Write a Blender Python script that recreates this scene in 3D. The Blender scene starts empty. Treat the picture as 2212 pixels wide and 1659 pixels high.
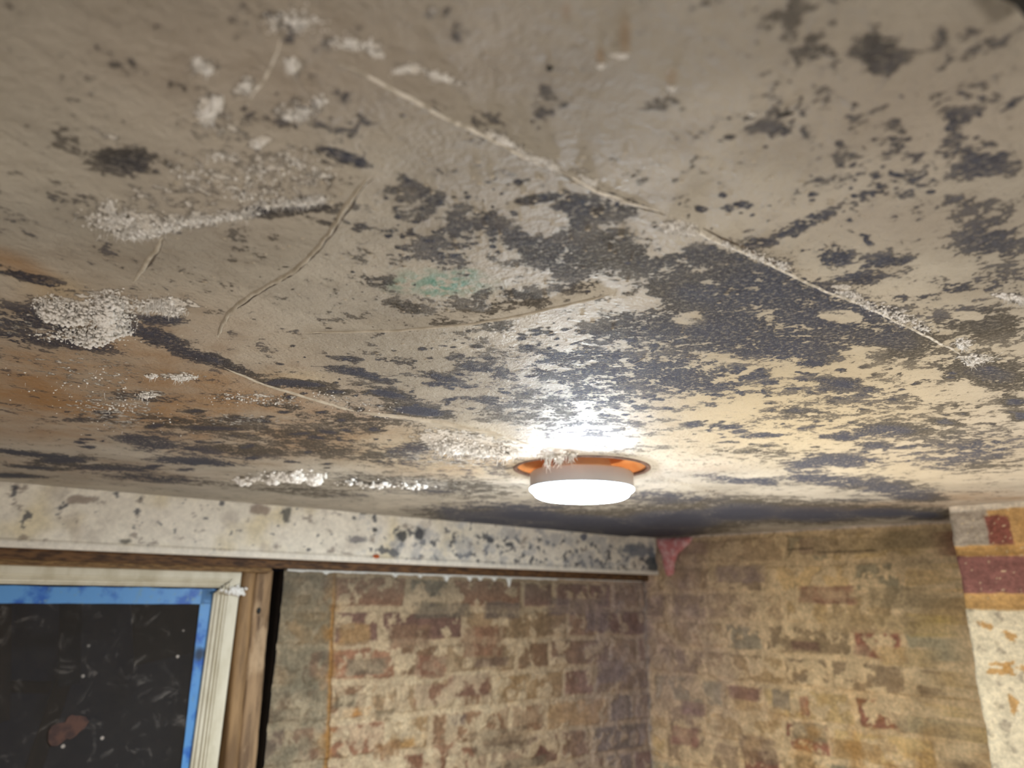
import bpy, math, random
import numpy as np
from math import radians, cos, sin, pi
from mathutils import Matrix, Vector

# ------------------------------------------------------------------ camera, world, light, exposure
W, H, F = 2212, 1659, 1480.0
PITCH, ROLL = 17.2, 0.8
ZC = 2.0                    # camera height
HC = 0.175                  # ceiling above camera
ZT = ZC + HC
sc = bpy.context.scene
COL = sc.collection


def _rot():
    a = radians(90 + PITCH)
    Rx = np.array([[1, 0, 0], [0, cos(a), -sin(a)], [0, sin(a), cos(a)]])
    r = radians(ROLL)
    Rz = np.array([[cos(r), -sin(r), 0], [sin(r), cos(r), 0], [0, 0, 1]])
    return Rx @ Rz


ROT = _rot()
cam = bpy.data.cameras.new('camera')
camo = bpy.data.objects.new('camera', cam)
COL.objects.link(camo)
M = Matrix([list(map(float, r)) for r in ROT]).to_4x4()
M.translation = Vector((0, 0, ZC))
camo.matrix_world = M
cam.sensor_width = 36.0
cam.lens = 36.0 * F / W
cam.clip_start = 0.01
cam.dof.use_dof = True
cam.dof.focus_distance = 0.55
cam.dof.aperture_fstop = 6.2
sc.camera = camo

world = bpy.data.worlds.new('world')
sc.world = world
world.use_nodes = True
world.node_tree.nodes['Background'].inputs[0].default_value = (0.10, 0.11, 0.13, 1)
world.node_tree.nodes['Background'].inputs[1].default_value = 0.3


def area_light(name, loc, target, size, power, color, spread=180):
    l = bpy.data.lights.new(name, 'AREA')
    l.shape = 'DISK'
    l.size = size
    l.energy = power
    l.color = color
    l.spread = radians(spread)
    o = bpy.data.objects.new(name, l)
    o.location = loc
    d = Vector(target) - Vector(loc)
    o.rotation_euler = d.to_track_quat('-Z', 'Y').to_euler()
    COL.objects.link(o)
    return o


# added, unseen fill lights; the warm pair sits behind the camera
area_light('fill_light', (0.55, -0.95, 0.75), (0.1, 1.9, 1.75), 0.30, 13.5, (1.0, 0.91, 0.82))
area_light('store_fill_light', (-2.2, 1.9, 2.1), (-1.3, 2.2, 1.7), 0.2, 2.5, (0.6, 0.75, 1.0))  # added light, keeps the space behind the glass from going black
area_light('fill_light', (-0.9, -0.7, 0.9), (-0.8, 1.5, 1.95), 0.45, 8, (1.0, 0.91, 0.82))
area_light('fill_light', (0.58, 0.9, 0.45), (0.34, 1.0, 2.17), 0.30, 4.2, (1.0, 0.95, 0.88), 58)  # added below the view to brighten the ceiling around the lamp

sc.view_settings.view_transform = 'Standard'
sc.view_settings.look = 'None'
sc.view_settings.exposure = 0.18
sc.view_settings.gamma = 1
sc.view_settings.use_curve_mapping = False
LAMP_POWER = 310.0


# ------------------------------------------------------------------ helpers
def ray(u, v):
    return ROT @ np.array([(u - W / 2) / F, -(v - H / 2) / F, -1.0])


def cpt(u, v):
    """point of the ceiling plane (x, y)"""
    d = ray(u, v)
    return (d * (HC / d[2]))[:2]


class Plane:
    def __init__(s, o, d):
        d = np.array(d, float)
        s.o = np.array([o[0], o[1], 0.0])
        s.d = np.array([d[0], d[1], 0.0])
        s.d /= np.linalg.norm(s.d)
        s.n = np.array([s.d[1], -s.d[0], 0.0])
        if s.n @ s.o > 0:           # n points into the room, towards the camera
            s.n = -s.n

    def hit(s, u, v, back=0.0):
        r = ray(u, v)
        t = ((s.o - s.n * back) @ s.n) / (r @ s.n)
        p = r * t
        return float((p - s.o) @ s.d), float(p[2])

    def P(s, a, z, out=0.0):
        """s along the wall, z relative to the camera, out of the wall into the room"""
        p = s.o + s.d * a + s.n * out
        return (p[0], p[1], z + ZC)


A_, B_ = cpt(0, 1035), cpt(1425, 1163)
PL = Plane(B_, B_ - A_)                 # front of the boxed beam
BK = 0.05                               # brick face behind the beam front
PLB = Plane((PL.o - PL.n * BK)[:2], PL.d[:2])
sK, zK = PLB.hit(1393, 1300)
K = (PLB.o + PLB.d * sK)[:2]            # corner of the two brick walls
D_ = cpt(2051, 1125)
PR = Plane(K, D_ - K)
PP = Plane(cpt(2045, 1096), PR.d[:2])   # face of the pier

RP = np.random.RandomState(7)
_perm = RP.permutation(256)
_perm = np.concatenate([_perm, _perm])
_gr = np.stack([np.cos(np.arange(256) * 2.39996), np.sin(np.arange(256) * 2.39996)], -1)


def perlin(x, y, seed=0):
    x = x + seed * 17.31
    y = y + seed * 9.77
    xi, yi = np.floor(x).astype(int), np.floor(y).astype(int)
    xf, yf = x - xi, y - yi
    xi &= 255
    yi &= 255
    u = xf * xf * xf * (xf * (xf * 6 - 15) + 10)
    v = yf * yf * yf * (yf * (yf * 6 - 15) + 10)

    def g(a, b, dx, dy):
        k = _perm[_perm[(xi + a) & 255] + ((yi + b) & 255)]
        return _gr[k, 0] * dx + _gr[k, 1] * dy
    n00, n10 = g(0, 0, xf, yf), g(1, 0, xf - 1, yf)
    n01, n11 = g(0, 1, xf, yf - 1), g(1, 1, xf - 1, yf - 1)
    return (n00 * (1 - u) + n10 * u) * (1 - v) + (n01 * (1 - u) + n11 * u) * v


def fbm(x, y, sc_, oct_=4, seed=0, rough=0.5):
    r = 0
    a = 1.0
    t = 0
    for i in range(oct_):
        r = r + a * perlin(x * sc_ * 2 ** i, y * sc_ * 2 ** i, seed + i)
        t += a
        a *= rough
    return r / t * 1.6


def sstep(a, b, x):
    t = np.clip((x - a) / (b - a), 0, 1)
    return t * t * (3 - 2 * t)


def lin(c):
    c = np.array(c, float) / 255.0
    return np.where(c <= 0.04045, c / 12.92, ((c + 0.055) / 1.055) ** 2.4)


def L4(*c):
    return tuple(float(v) for v in lin(c)) + (1.0,)


def link(name, me, mat=None, parent=None):
    o = bpy.data.objects.new(name, me)
    COL.objects.link(o)
    if mat:
        me.materials.append(mat)
    if parent:
        o.parent = parent
        o.matrix_parent_inverse = parent.matrix_world.inverted()
    return o


def mesh(name, verts, faces, mat=None, parent=None, smooth=False):
    me = bpy.data.meshes.new(name)
    me.from_pydata([tuple(map(float, v)) for v in verts], [], faces)
    me.update()
    if smooth:
        me.polygons.foreach_set('use_smooth', [True] * len(me.polygons))
    return link(name, me, mat, parent)


def np_mesh(name, V, Q, mat=None, parent=None, attrs=None, smooth=True):
    me = bpy.data.meshes.new(name)
    me.vertices.add(len(V))
    me.vertices.foreach_set('co', V.astype(np.float32).ravel())
    me.loops.add(Q.size)
    me.polygons.add(len(Q))
    me.loops.foreach_set('vertex_index', Q.astype(np.int32).ravel())
    me.polygons.foreach_set('loop_start', np.arange(0, Q.size, 4, dtype=np.int32))
    me.polygons.foreach_set('loop_total', np.full(len(Q), 4, dtype=np.int32))
    me.update(calc_edges=True)
    me.validate()
    if smooth:
        me.polygons.foreach_set('use_smooth', np.ones(len(me.polygons), bool))
    for k, a in (attrs or {}).items():
        at = me.attributes.new(k, 'FLOAT_COLOR', 'POINT')
        if a.shape[1] == 3:
            a = np.concatenate([a, np.ones((len(a), 1))], 1)
        at.data.foreach_set('color', a.astype(np.float32).ravel())
    return link(name, me, mat, parent)


def grid_quads(nr, nc, wrap=False):
    i = np.arange(nr - 1)[:, None]
    j = np.arange(nc if wrap else nc - 1)[None, :]
    j2 = (j + 1) % nc
    return np.stack([i * nc + j, i * nc + j2, (i + 1) * nc + j2, (i + 1) * nc + j], -1).reshape(-1, 4)


def empty(name, loc):
    o = bpy.data.objects.new(name, None)
    o.location = loc
    COL.objects.link(o)
    bpy.context.view_layer.update()
    return o


def tag(o, label=None, cat=None, group=None, kind=None):
    if label:
        o['label'] = label
    if cat:
        o['category'] = cat
    if group:
        o['group'] = group
    if kind:
        o['kind'] = kind
    return o


# ------------------------------------------------------------------ materials
class NT:
    def __init__(s, name):
        s.m = bpy.data.materials.new(name)
        s.m.use_nodes = True
        s.t = s.m.node_tree
        s.b = s.t.nodes['Principled BSDF']
        s.out = s.t.nodes['Material Output']

    def n(s, typ, **kw):
        x = s.t.nodes.new(typ)
        for k, v in kw.items():
            setattr(x, k, v)
        return x

    def l(s, a, b):
        s.t.links.new(a, b)

    def val(s, sock, v):
        if hasattr(v, 'is_linked') or isinstance(v, bpy.types.NodeSocket):
            s.l(v, sock)
        else:
            sock.default_value = v

    def math(s, op, a, b=0.0, c=None, clamp=False):
        x = s.n('ShaderNodeMath', operation=op, use_clamp=clamp)
        s.val(x.inputs[0], a)
        s.val(x.inputs[1], b)
        if c is not None:
            s.val(x.inputs[2], c)
        return x.outputs[0]

    def mix(s, f, a, b, blend='MIX'):
        x = s.n('ShaderNodeMix', data_type='RGBA', blend_type=blend)
        s.val(x.inputs[0], f)
        s.val(x.inputs[6], a)
        s.val(x.inputs[7], b)
        return x.outputs[2]

    def ss(s, x_, lo, hi, a=0.0, b=1.0):
        x = s.n('ShaderNodeMapRange', interpolation_type='SMOOTHSTEP')
        s.val(x.inputs[0], x_)
        s.val(x.inputs[1], lo)
        s.val(x.inputs[2], hi)
        s.val(x.inputs[3], a)
        s.val(x.inputs[4], b)
        return x.outputs[0]

    def noise(s, scale, detail=4.0, rough=0.55, vec=None, dist=0.0, stretch=None):
        x = s.n('ShaderNodeTexNoise')
        x.inputs['Scale'].default_value = scale
        x.inputs['Detail'].default_value = detail
        x.inputs['Roughness'].default_value = rough
        x.inputs['Distortion'].default_value = dist
        if vec is None:
            vec = s.obj()
        if stretch:
            mp = s.n('ShaderNodeMapping')
            s.l(vec, mp.inputs[0])
            mp.inputs['Scale'].default_value = stretch
            vec = mp.outputs[0]
        s.l(vec, x.inputs['Vector'])
        return x.outputs['Fac']

    def obj(s):
        if not hasattr(s, '_tc'):
            s._tc = s.n('ShaderNodeTexCoord')
        return s._tc.outputs['Object']

    def attr(s, name):
        x = s.n('ShaderNodeAttribute', attribute_name=name)
        return x.outputs['Color']

    def sep(s, col):
        x = s.n('ShaderNodeSeparateColor')
        s.l(col, x.inputs[0])
        return x.outputs

    def bump(s, h, dist, strength=1.0):
        x = s.n('ShaderNodeBump')
        x.inputs['Strength'].default_value = strength
        x.inputs['Distance'].default_value = dist
        s.l(h, x.inputs['Height'])
        s.l(x.outputs[0], s.b.inputs['Normal'])


def mat_ceiling():
    s = NT('mouldy_ceiling_paint')
    a = s.sep(s.attr('stain'))      # r mould, g salt, b rust
    b = s.sep(s.attr('tint'))       # r cream, g green, b pinkish grey
    n1 = s.noise(34, 9, 0.66)
    n2 = s.noise(330, 3, 0.6)
    n3 = s.noise(9, 4, 0.55)
    n4 = s.noise(900, 2, 0.5)
    n6 = s.noise(105, 6, 0.62)
    nn = s.math('ADD', s.math('MULTIPLY', n1, 1.0), s.math('MULTIPLY', n2, 0.45))
    nn = s.math('ADD', nn, s.math('MULTIPLY', n6, 0.75))
    nn = s.math('SUBTRACT', nn, 0.60)
    thr = s.math('MULTIPLY_ADD', a[0], -0.44, 0.705)
    d = s.math('SUBTRACT', nn, thr)
    mould = s.ss(d, -0.02, 0.05)
    halo = s.ss(d, -0.16, 0.05)
    base = s.mix(s.ss(n3, 0.35, 0.65), L4(164, 157, 144), L4(188, 181, 167))
    base = s.mix(s.ss(s.noise(28, 5, 0.6), 0.50, 0.68, 0.0, 0.35), base, L4(140, 130, 116))
    base = s.mix(s.math('MULTIPLY', b[0], 0.9), base, L4(206, 188, 152))
    base = s.mix(s.math('MULTIPLY', b[2], 0.6), base, L4(168, 152, 138))
    rn = s.ss(s.noise(14, 6, 0.6), 0.3, 0.68)
    base = s.mix(s.math('MULTIPLY', a[2], s.math('MULTIPLY_ADD', rn, 0.55, 0.45)), base, L4(152, 112, 64))
    gn = s.ss(s.noise(120, 4, 0.6), 0.35, 0.6)
    base = s.mix(s.math('MULTIPLY', b[1], gn), base, L4(104, 150, 134))
    # light dusty halo and the mould itself
    base = s.mix(s.math('MULTIPLY', halo, 0.22), base, L4(120, 112, 104))
    mc = s.mix(s.ss(n4, 0.35, 0.65), L4(32, 37, 54), L4(70, 76, 96))  # bluish haze of the lamp is put into this mould colour
    mb = s.mix(s.ss(n4, 0.35, 0.65), L4(50, 45, 38), L4(92, 86, 76))
    mc = s.mix(s.math('MULTIPLY', s.ss(s.noise(3.2, 3, 0.5), 0.42, 0.58), s.ss(a[0], 0.76, 0.94, 1.0, 0.0)), mc, mb)
    mc = s.mix(s.math('MULTIPLY', a[2], 0.6), mc, L4(54, 40, 30))
    op = s.math('MULTIPLY', mould, s.math('MULTIPLY', s.ss(n2, 0.32, 0.52, 0.5, 0.96), s.ss(a[0], 0.2, 0.75, 0.66, 1.0)))
    op = s.math('MAXIMUM', op, s.math('MULTIPLY', s.ss(a[0], 0.80, 0.99), s.math('MULTIPLY', mould, 0.95)))
    col = s.mix(op, base, mc)
    # white salt bloom
    n5 = s.noise(160, 6, 0.7)
    st = s.math('MULTIPLY_ADD', a[1], -0.36, 0.70)
    salt = s.ss(s.math('SUBTRACT', n5, st), -0.02, 0.05)
    col = s.mix(s.math('MULTIPLY', salt, 0.9), col, L4(226, 220, 210))
    s.l(col, s.b.inputs['Base Color'])
    s.l(s.math('MULTIPLY_ADD', mould, 0.2, 0.53), s.b.inputs['Roughness'])
    s.b.inputs['Specular IOR Level'].default_value = 0.42
    hgt = s.math('ADD', s.math('MULTIPLY', n2, 0.9), s.math('MULTIPLY', s.noise(110, 4, 0.6), 1.5))
    hgt = s.math('ADD', hgt, s.math('MULTIPLY', salt, 1.4))
    hgt = s.math('ADD', hgt, s.math('MULTIPLY', s.math('MULTIPLY', mould, n4), 0.8))
    s.bump(hgt, 0.0019, 1.0)
    return s.m


def mat_painted(name, rough=0.8, fine=180, amt=0.35, bumpd=0.0012, spec=0.3):
    s = NT(name)
    c = s.attr('paint')
    n = s.noise(fine, 5, 0.62)
    m = s.noise(fine * 0.25, 5, 0.6)
    k = s.math('MULTIPLY_ADD', s.ss(n, 0.3, 0.7), amt, 1 - amt * 0.5)
    k = s.math('MULTIPLY', k, s.math('MULTIPLY_ADD', s.ss(m, 0.3, 0.7), amt, 1 - amt * 0.5))
    x = s.n('ShaderNodeCombineColor')
    for i in range(3):
        s.l(k, x.inputs[i])
    col = s.mix(1.0, c, x.outputs[0], 'MULTIPLY')
    s.l(col, s.b.inputs['Base Color'])
    s.b.inputs['Roughness'].default_value = rough
    s.b.inputs['Specular IOR Level'].default_value = spec
    s.bump(s.math('ADD', n, m), bumpd, 0.8)
    return s.m


def mat_noise(name, c1, c2, scale=40, rough=0.7, stretch=None, detail=6, bumpd=0.0008, lo=0.35, hi=0.65, spec=0.4, metal=0.0):
    s = NT(name)
    n = s.noise(scale, detail, 0.6, stretch=stretch)
    s.l(s.mix(s.ss(n, lo, hi), L4(*c1), L4(*c2)), s.b.inputs['Base Color'])
    s.b.inputs['Roughness'].default_value = rough
    s.b.inputs['Metallic'].default_value = metal
    s.b.inputs['Specular IOR Level'].default_value = spec
    s.bump(n, bumpd, 0.8)
    return s.m


def mat_emit(name, col, strength):
    s = NT(name)
    s.b.inputs['Base Color'].default_value = (0.9, 0.9, 0.9, 1)
    s.b.inputs['Emission Color'].default_value = col
    s.b.inputs['Emission Strength'].default_value = strength
    return s.m


M_CEIL = mat_ceiling()
M_BRICK = mat_painted('old_brickwork', 0.88, 130, 0.32, 0.003, 0.25)
M_BEAM = mat_painted('flaking_cream_paint', 0.6, 120, 0.14, 0.0012, 0.35)
M_PIER = mat_painted('painted_pier', 0.75, 140, 0.25, 0.0022, 0.3)
M_SALT = mat_noise('salt_crystal', (242, 238, 230), (253, 251, 247), 300, 0.7, spec=0.3, bumpd=0.0003)
_t = M_SALT.node_tree
_b = _t.nodes['Principled BSDF']
_b.inputs['Subsurface Weight'].default_value = 0.0
_tl = _t.nodes.new('ShaderNodeBsdfTranslucent')
_tl.inputs[0].default_value = (0.85, 0.83, 0.79, 1)
_mx = _t.nodes.new('ShaderNodeMixShader')
_mx.inputs[0].default_value = 0.12
_t.links.new(_b.outputs[0], _mx.inputs[1])
_t.links.new(_tl.outputs[0], _mx.inputs[2])
_t.links.new(_mx.outputs[0], _t.nodes['Material Output'].inputs[0])
M_RIDGE = mat_noise('plaster_seam', (168, 158, 142), (205, 198, 186), 160, 0.65, bumpd=0.0006)
M_CREAM = mat_noise('cream_gloss_joinery', (188, 178, 152), (212, 204, 182), 26, 0.5, (1, 1, 0.4), 7, 0.0005, 0.3, 0.62)
M_WHITE = mat_noise('white_plastic', (214, 222, 232), (222, 229, 238), 20, 0.45, bumpd=0.0)
M_COPPER = mat_noise('copper_backplate', (224, 142, 78), (238, 170, 108), 30, 0.38, bumpd=0.0003, spec=0.6, metal=0.35)
M_RIM = mat_noise('dark_rim', (88, 66, 58), (120, 96, 84), 90, 0.6)
M_GLOW = mat_emit('lit_diffuser', (0.80, 0.91, 1.0, 1), LAMP_POWER)
M_GLOW2 = mat_emit('lit_lens_ring', (0.80, 0.91, 1.0, 1), 9.0)
M_MORTAR = mat_noise('white_mortar', (196, 196, 190), (226, 226, 220), 200, 0.8, bumpd=0.001)
M_PINK = mat_noise('pink_plaster', (196, 120, 118), (214, 168, 164), 60, 0.8, bumpd=0.002, lo=0.42, hi=0.6)
M_DARK = mat_noise('dark_cavity', (20, 15, 13), (34, 26, 22), 30, 0.9)
M_SOFFIT = mat_noise('brown_lintel_timber', (52, 34, 22), (104, 74, 44), 40, 0.75, (1, 1, 5), 6)
M_WALLP = mat_noise('rough_brick_wall_out_of_view', (92, 74, 56), (140, 116, 86), 14, 0.9)
M_FLOOR = mat_noise('concrete_floor', (96, 88, 78), (128, 118, 104), 6, 0.9)
M_SPECK = mat_noise('black_speck', (14, 15, 14), (30, 30, 28), 300, 0.6)
M_RUST = mat_noise('rusty_spot', (150, 70, 30), (186, 96, 48), 200, 0.8)

# ------------------------------------------------------------------ room shell
KV = np.array([K[0], K[1]])
dl, dr = PLB.d[:2], PR.d[:2]
cornL = KV - dl * 3.0
cornR = KV + dr * 3.4
cornB = cornL + dr * 3.4


def inside(x, y, m=0.0):
    """inside the room polygon, grown by m"""
    poly = [KV, cornR, cornB, cornL]
    ctr = sum(poly) / 4
    ok = np.ones_like(x, bool)
    for i in range(4):
        a, b = poly[i], poly[(i + 1) % 4]
        e = b - a
        n = np.array([e[1], -e[0]]) / np.linalg.norm(e)
        if (ctr - a) @ n < 0:
            n = -n
        ok &= ((x - a[0]) * n[0] + (y - a[1]) * n[1]) > -m
    return ok


# stains of the ceiling: centre, half-lengths and slope taken from the photograph, laid out on the ceiling plane
MOULD = [
    (265, 120, 55, 22, 40, .42), (110, 260, 60, 28, 20, .42), (150, 295, 60, 40, 20, .38), (290, 362, 75, 30, 8, .80), (130, 420, 90, 70, 0, .26),
    (755, 335, 50, 16, 15, .95), (765, 205, 70, 32, 25, .48), (570, 462, 40, 16, 12, .85), (660, 455, 70, 20, -8, .85), (780, 490, 120, 18, 6, .55),
    (530, 520, 28, 10, 25, .42), (890, 240, 70, 14, 38, .48), (940, 430, 38, 24, 20, .55), (900, 395, 50, 20, 30, .42), (1000, 500, 150, 60, 14, .52), (950, 560, 120, 40, 10, .42),
    (805, 605, 55, 14, 8, .62), (870, 662, 46, 13, 8, .80), (1000, 660, 80, 26, 10, .42), (1080, 700, 60, 14, 5, .62), (960, 690, 30, 8, 5, .65), (1060, 650, 60, 30, 10, .58),
    (1510, 130, 32, 26, 20, .50), (1740, 115, 70, 45, 25, .58), (1885, 110, 75, 55, 20, .78), (2110, 70, 50, 35, 20, .45), (1660, 30, 90, 30, 10, .40), (2030, 70, 40, 25, 30, .50),
    (1640, 205, 60, 18, -20, .42), (1625, 272, 120, 20, 18, .52), (1710, 290, 65, 36, -22, .62), (1870, 172, 34, 14, 10, .6), (2180, 120, 40, 28, 0, .5),
    (2055, 262, 38, 26, 10, .74), (2150, 235, 60, 28, -15, .55), (1960, 325, 130, 36, 12, .68), (2140, 345, 90, 50, -10, .60), (2060, 300, 120, 30, 0, .5),
    (1930, 412, 110, 26, -16, .66), (2080, 440, 60, 20, 0, .45), (1592, 443, 34, 15, 0, .86), (1170, 240, 40, 25, 0, .38), (1480, 370, 60, 14, 0, .36),
    (1160, 430, 60, 9, -6, .80), (1240, 450, 55, 26, 20, .82), (1230, 480, 30, 30, 60, .70), (1320, 455, 60, 24, 5, .66), (1740, 488, 80, 18, -22, .72), (1650, 527, 42, 12, 0, .72),
    (1795, 555, 36, 28, 0, .86), (1910, 565, 80, 16, 0, .76), (2130, 520, 95, 60, 0, .60), (2160, 625, 90, 50, 0, .55),
    (1140, 520, 60, 26, 20, .72), (1230, 560, 130, 50, 14, .76), (1400, 560, 110, 44, 10, .78), (1530, 560, 90, 30, 5, .72), (1320, 520, 60, 30, 0, .66),
    (1130, 640, 66, 24, 5, .78), (1250, 620, 60, 18, 0, .55), (1500, 640, 130, 46, 5, .84), (1650, 625, 190, 48, 8, .84), (1800, 680, 170, 55, 10, .86),
    (1560, 720, 190, 56, 5, .86), (1700, 740, 140, 42, 6, .84), (1870, 600, 70, 18, 0, .78), (2050, 622, 70, 20, 0, .66), (1930, 740, 130, 46, 8, .84), (1980, 640, 60, 20, 0, .6),
    (2130, 700, 120, 46, 0, .80), (2150, 810, 110, 42, 5, .84), (2060, 790, 60, 22, 0, .6), (1400, 690, 100, 40, 0, .62), (1330, 720, 80, 30, 0, .62),
    (1280, 800, 170, 60, 0, .52), (1190, 760, 110, 40, 0, .42), (1210, 765, 44, 12, 5, .8), (1275, 803, 38, 8, 0, .85), (1300, 765, 60, 12, 5, .7), (1450, 800, 140, 40, 0, .62),
    (1480, 835, 110, 22, 0, .60), (1300, 860, 150, 40, 0, .45), (1180, 870, 120, 40, 0, .45), (1060, 800, 100, 30, 8, .48), (1130, 900, 140, 30, 0, .48), (1300, 920, 160, 30, 0, .48), (1380, 975, 100, 16, 0, .52),
    (1812, 832, 52, 14, 6, .98), (1690, 773, 16, 5, 0, .95), (1755, 783, 30, 8, 0, .98), (1640, 812, 40, 10, -5, .92), (1560, 835, 60, 12, 0, .72), (1497, 915, 24, 6, 0, .95), (1582, 921, 24, 5, 0, .95),
    (1655, 940, 38, 6, 0, .98), (1828, 945, 34, 8, 0, .98), (1725, 890, 34, 8, 0, .86), (1930, 930, 100, 15, 3, .90), (2040, 913, 50, 8, 3, .88), (2180, 866, 40, 12, 0, .95), (2205, 897, 30, 14, 0, .95),
    (1900, 962, 50, 7, 0, .9), (1820, 995, 90, 16, 3, .86), (1740, 1003, 60, 10, 0, .8), (1900, 1050, 110, 18, 4, .86), (1750, 1032, 130, 16, 4, .74), (1980, 1075, 70, 12, 2, .92),
    (1840, 1080, 60, 10, 2, .6), (1750, 880, 300, 90, 0, .34), (1900, 880, 260, 60, 0, .40), (2080, 960, 160, 50, 0, .56), (2100, 1000, 140, 24, 0, .6), (1640, 980, 120, 20, 0, .50), (1640, 1040, 120, 12, 3, .70), (1560, 1030, 60, 8, 6, .6),
    (60, 602, 80, 12, 15, .90), (20, 588, 60, 10, 20, .60), (90, 690, 150, 34, 8, .68), (150, 735, 120, 14, 8, .80), (20, 720, 60, 16, 10, .7),
    (330, 730, 70, 14, 14, .96), (430, 768, 90, 13, 18, .97), (520, 798, 60, 10, 16, .80), (330, 695, 60, 12, 0, .78),
    (740, 772, 38, 8, 4, .92), (640, 830, 78, 10, 4, .95), (700, 790, 60, 8, 10, .6), (785, 808, 90, 10, 12, .82), (840, 850, 70, 14, 10, .84), (905, 886, 80, 15, 8, .95), (720, 845, 40, 6, 0, .8),
    (950, 812, 44, 10, 12, .8), (1020, 790, 60, 14, 8, .66), (860, 780, 60, 10, 12, .62), (1000, 720, 60, 12, 0, .3), (1060, 868, 70, 12, 4, .74), (960, 830, 40, 8, 0, .7), (620, 870, 80, 5, 8, .6), (800, 900, 80, 4, 6, .6),
    (460, 918, 90, 8, 2, .92), (300, 850, 90, 10, 5, .56), (180, 900, 120, 8, 3, .50), (520, 900, 60, 6, 3, .72), (420, 905, 120, 18, 4, .55), (600, 935, 160, 30, 2, .50), (760, 905, 120, 20, 4, .52), (420, 992, 90, 9, 3, .88), (330, 950, 100, 26, 3, .56), (520, 970, 160, 16, 2, .6),
    (70, 975, 130, 6, 6, .93), (140, 990, 70, 9, 0, .90), (80, 1003, 60, 6, 4, .93), (230, 1005, 120, 8, 3, .80), (20, 1022, 80, 6, 3, .9), (700, 965, 120, 20, 2, .54), (850, 985, 120, 22, 3, .52), (900, 960, 90, 14, -8, .66),
    (350, 1030, 150, 10, 5, .6), (650, 1055, 160, 12, 5, .5), (850, 1040, 150, 22, 3, .52), (1000, 1050, 120, 26, 3, .62), (1050, 1000, 90, 26, 0, .5),
    # the black damp band beyond the lamp
    (1000, 1108, 110, 14, 4, .85), (1150, 1112, 150, 22, 4, 1.0), (1300, 1130, 200, 26, 4, 1.0), (1450, 1125, 170, 34, 0, 1.0), (1600, 1110, 160, 26, -2, 1.0),
    (1750, 1112, 150, 24, 0, 1.0), (1900, 1108, 140, 16, 0, 1.0), (2000, 1113, 60, 12, 0, 1.0), (1050, 1122, 130, 10, 5, 1.0), (1200, 1137, 150, 12, 5, 1.0), (1350, 1150, 120, 12, 5, 1.0), (1420, 1150, 120, 16, 0, 1.0), (1450, 1075, 120, 14, 6, .72), (1560, 1085, 120, 14, 6, .74),
]
# scattered small solid spots
_rs = np.random.RandomState(77)
for (u0, u1, v0, v1, n_, lo, hi) in [(1480, 2200, 790, 1010, 210, 5, 22), (1110, 1480, 700, 900, 150, 5, 20), (560, 1100, 740, 900, 60, 5, 18), (1100, 1900, 420, 640, 90, 5, 16), (1550, 2200, 200, 420, 70, 5, 14), (820, 1150, 380, 560, 60, 5, 14), (150, 900, 880, 1010, 70, 8, 34), (600, 1400, 540, 740, 40, 4, 9)]:
    for _ in range(n_):
        _w = _rs.uniform(lo, hi) * _rs.uniform(.5, 1)
        _v = _rs.uniform(v0, v1)
        _k = .62 - .42 * min(max((_v - 300) / 650, 0), 1)
        MOULD.append((_rs.uniform(u0, u1), _v, _w, max(_w * _k * _rs.uniform(.7, 1.2), 2.0), _rs.uniform(-4, 6), _rs.uniform(.8, 1.0)))
CLEAN = [
    (1170, 480, 54, 24, 5, .9), (1815, 685, 48, 14, 4, .9), (2085, 683, 38, 11, 4, .9), (1490, 690, 36, 12, 0, .7), (1230, 660, 34, 14, 0, .6),
    (1350, 655, 60, 14, -8, .6), (1960, 490, 80, 30, 0, .8), (1640, 400, 90, 40, 10, .9), (1960, 620, 70, 18, 0, .8), (1540, 1005, 170, 15, 8, 1.0), (1450, 990, 60, 12, 5, .9), (1700, 1062, 150, 8, 5, .7),
    (1880, 760, 40, 10, 0, .6), (2100, 645, 60, 16, 0, .6), (1720, 1045, 50, 5, 5, .5), (1600, 880, 60, 20, 0, .7), (2050, 850, 80, 18, 0, .8), (280, 400, 90, 14, 6, .6),
]
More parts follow.
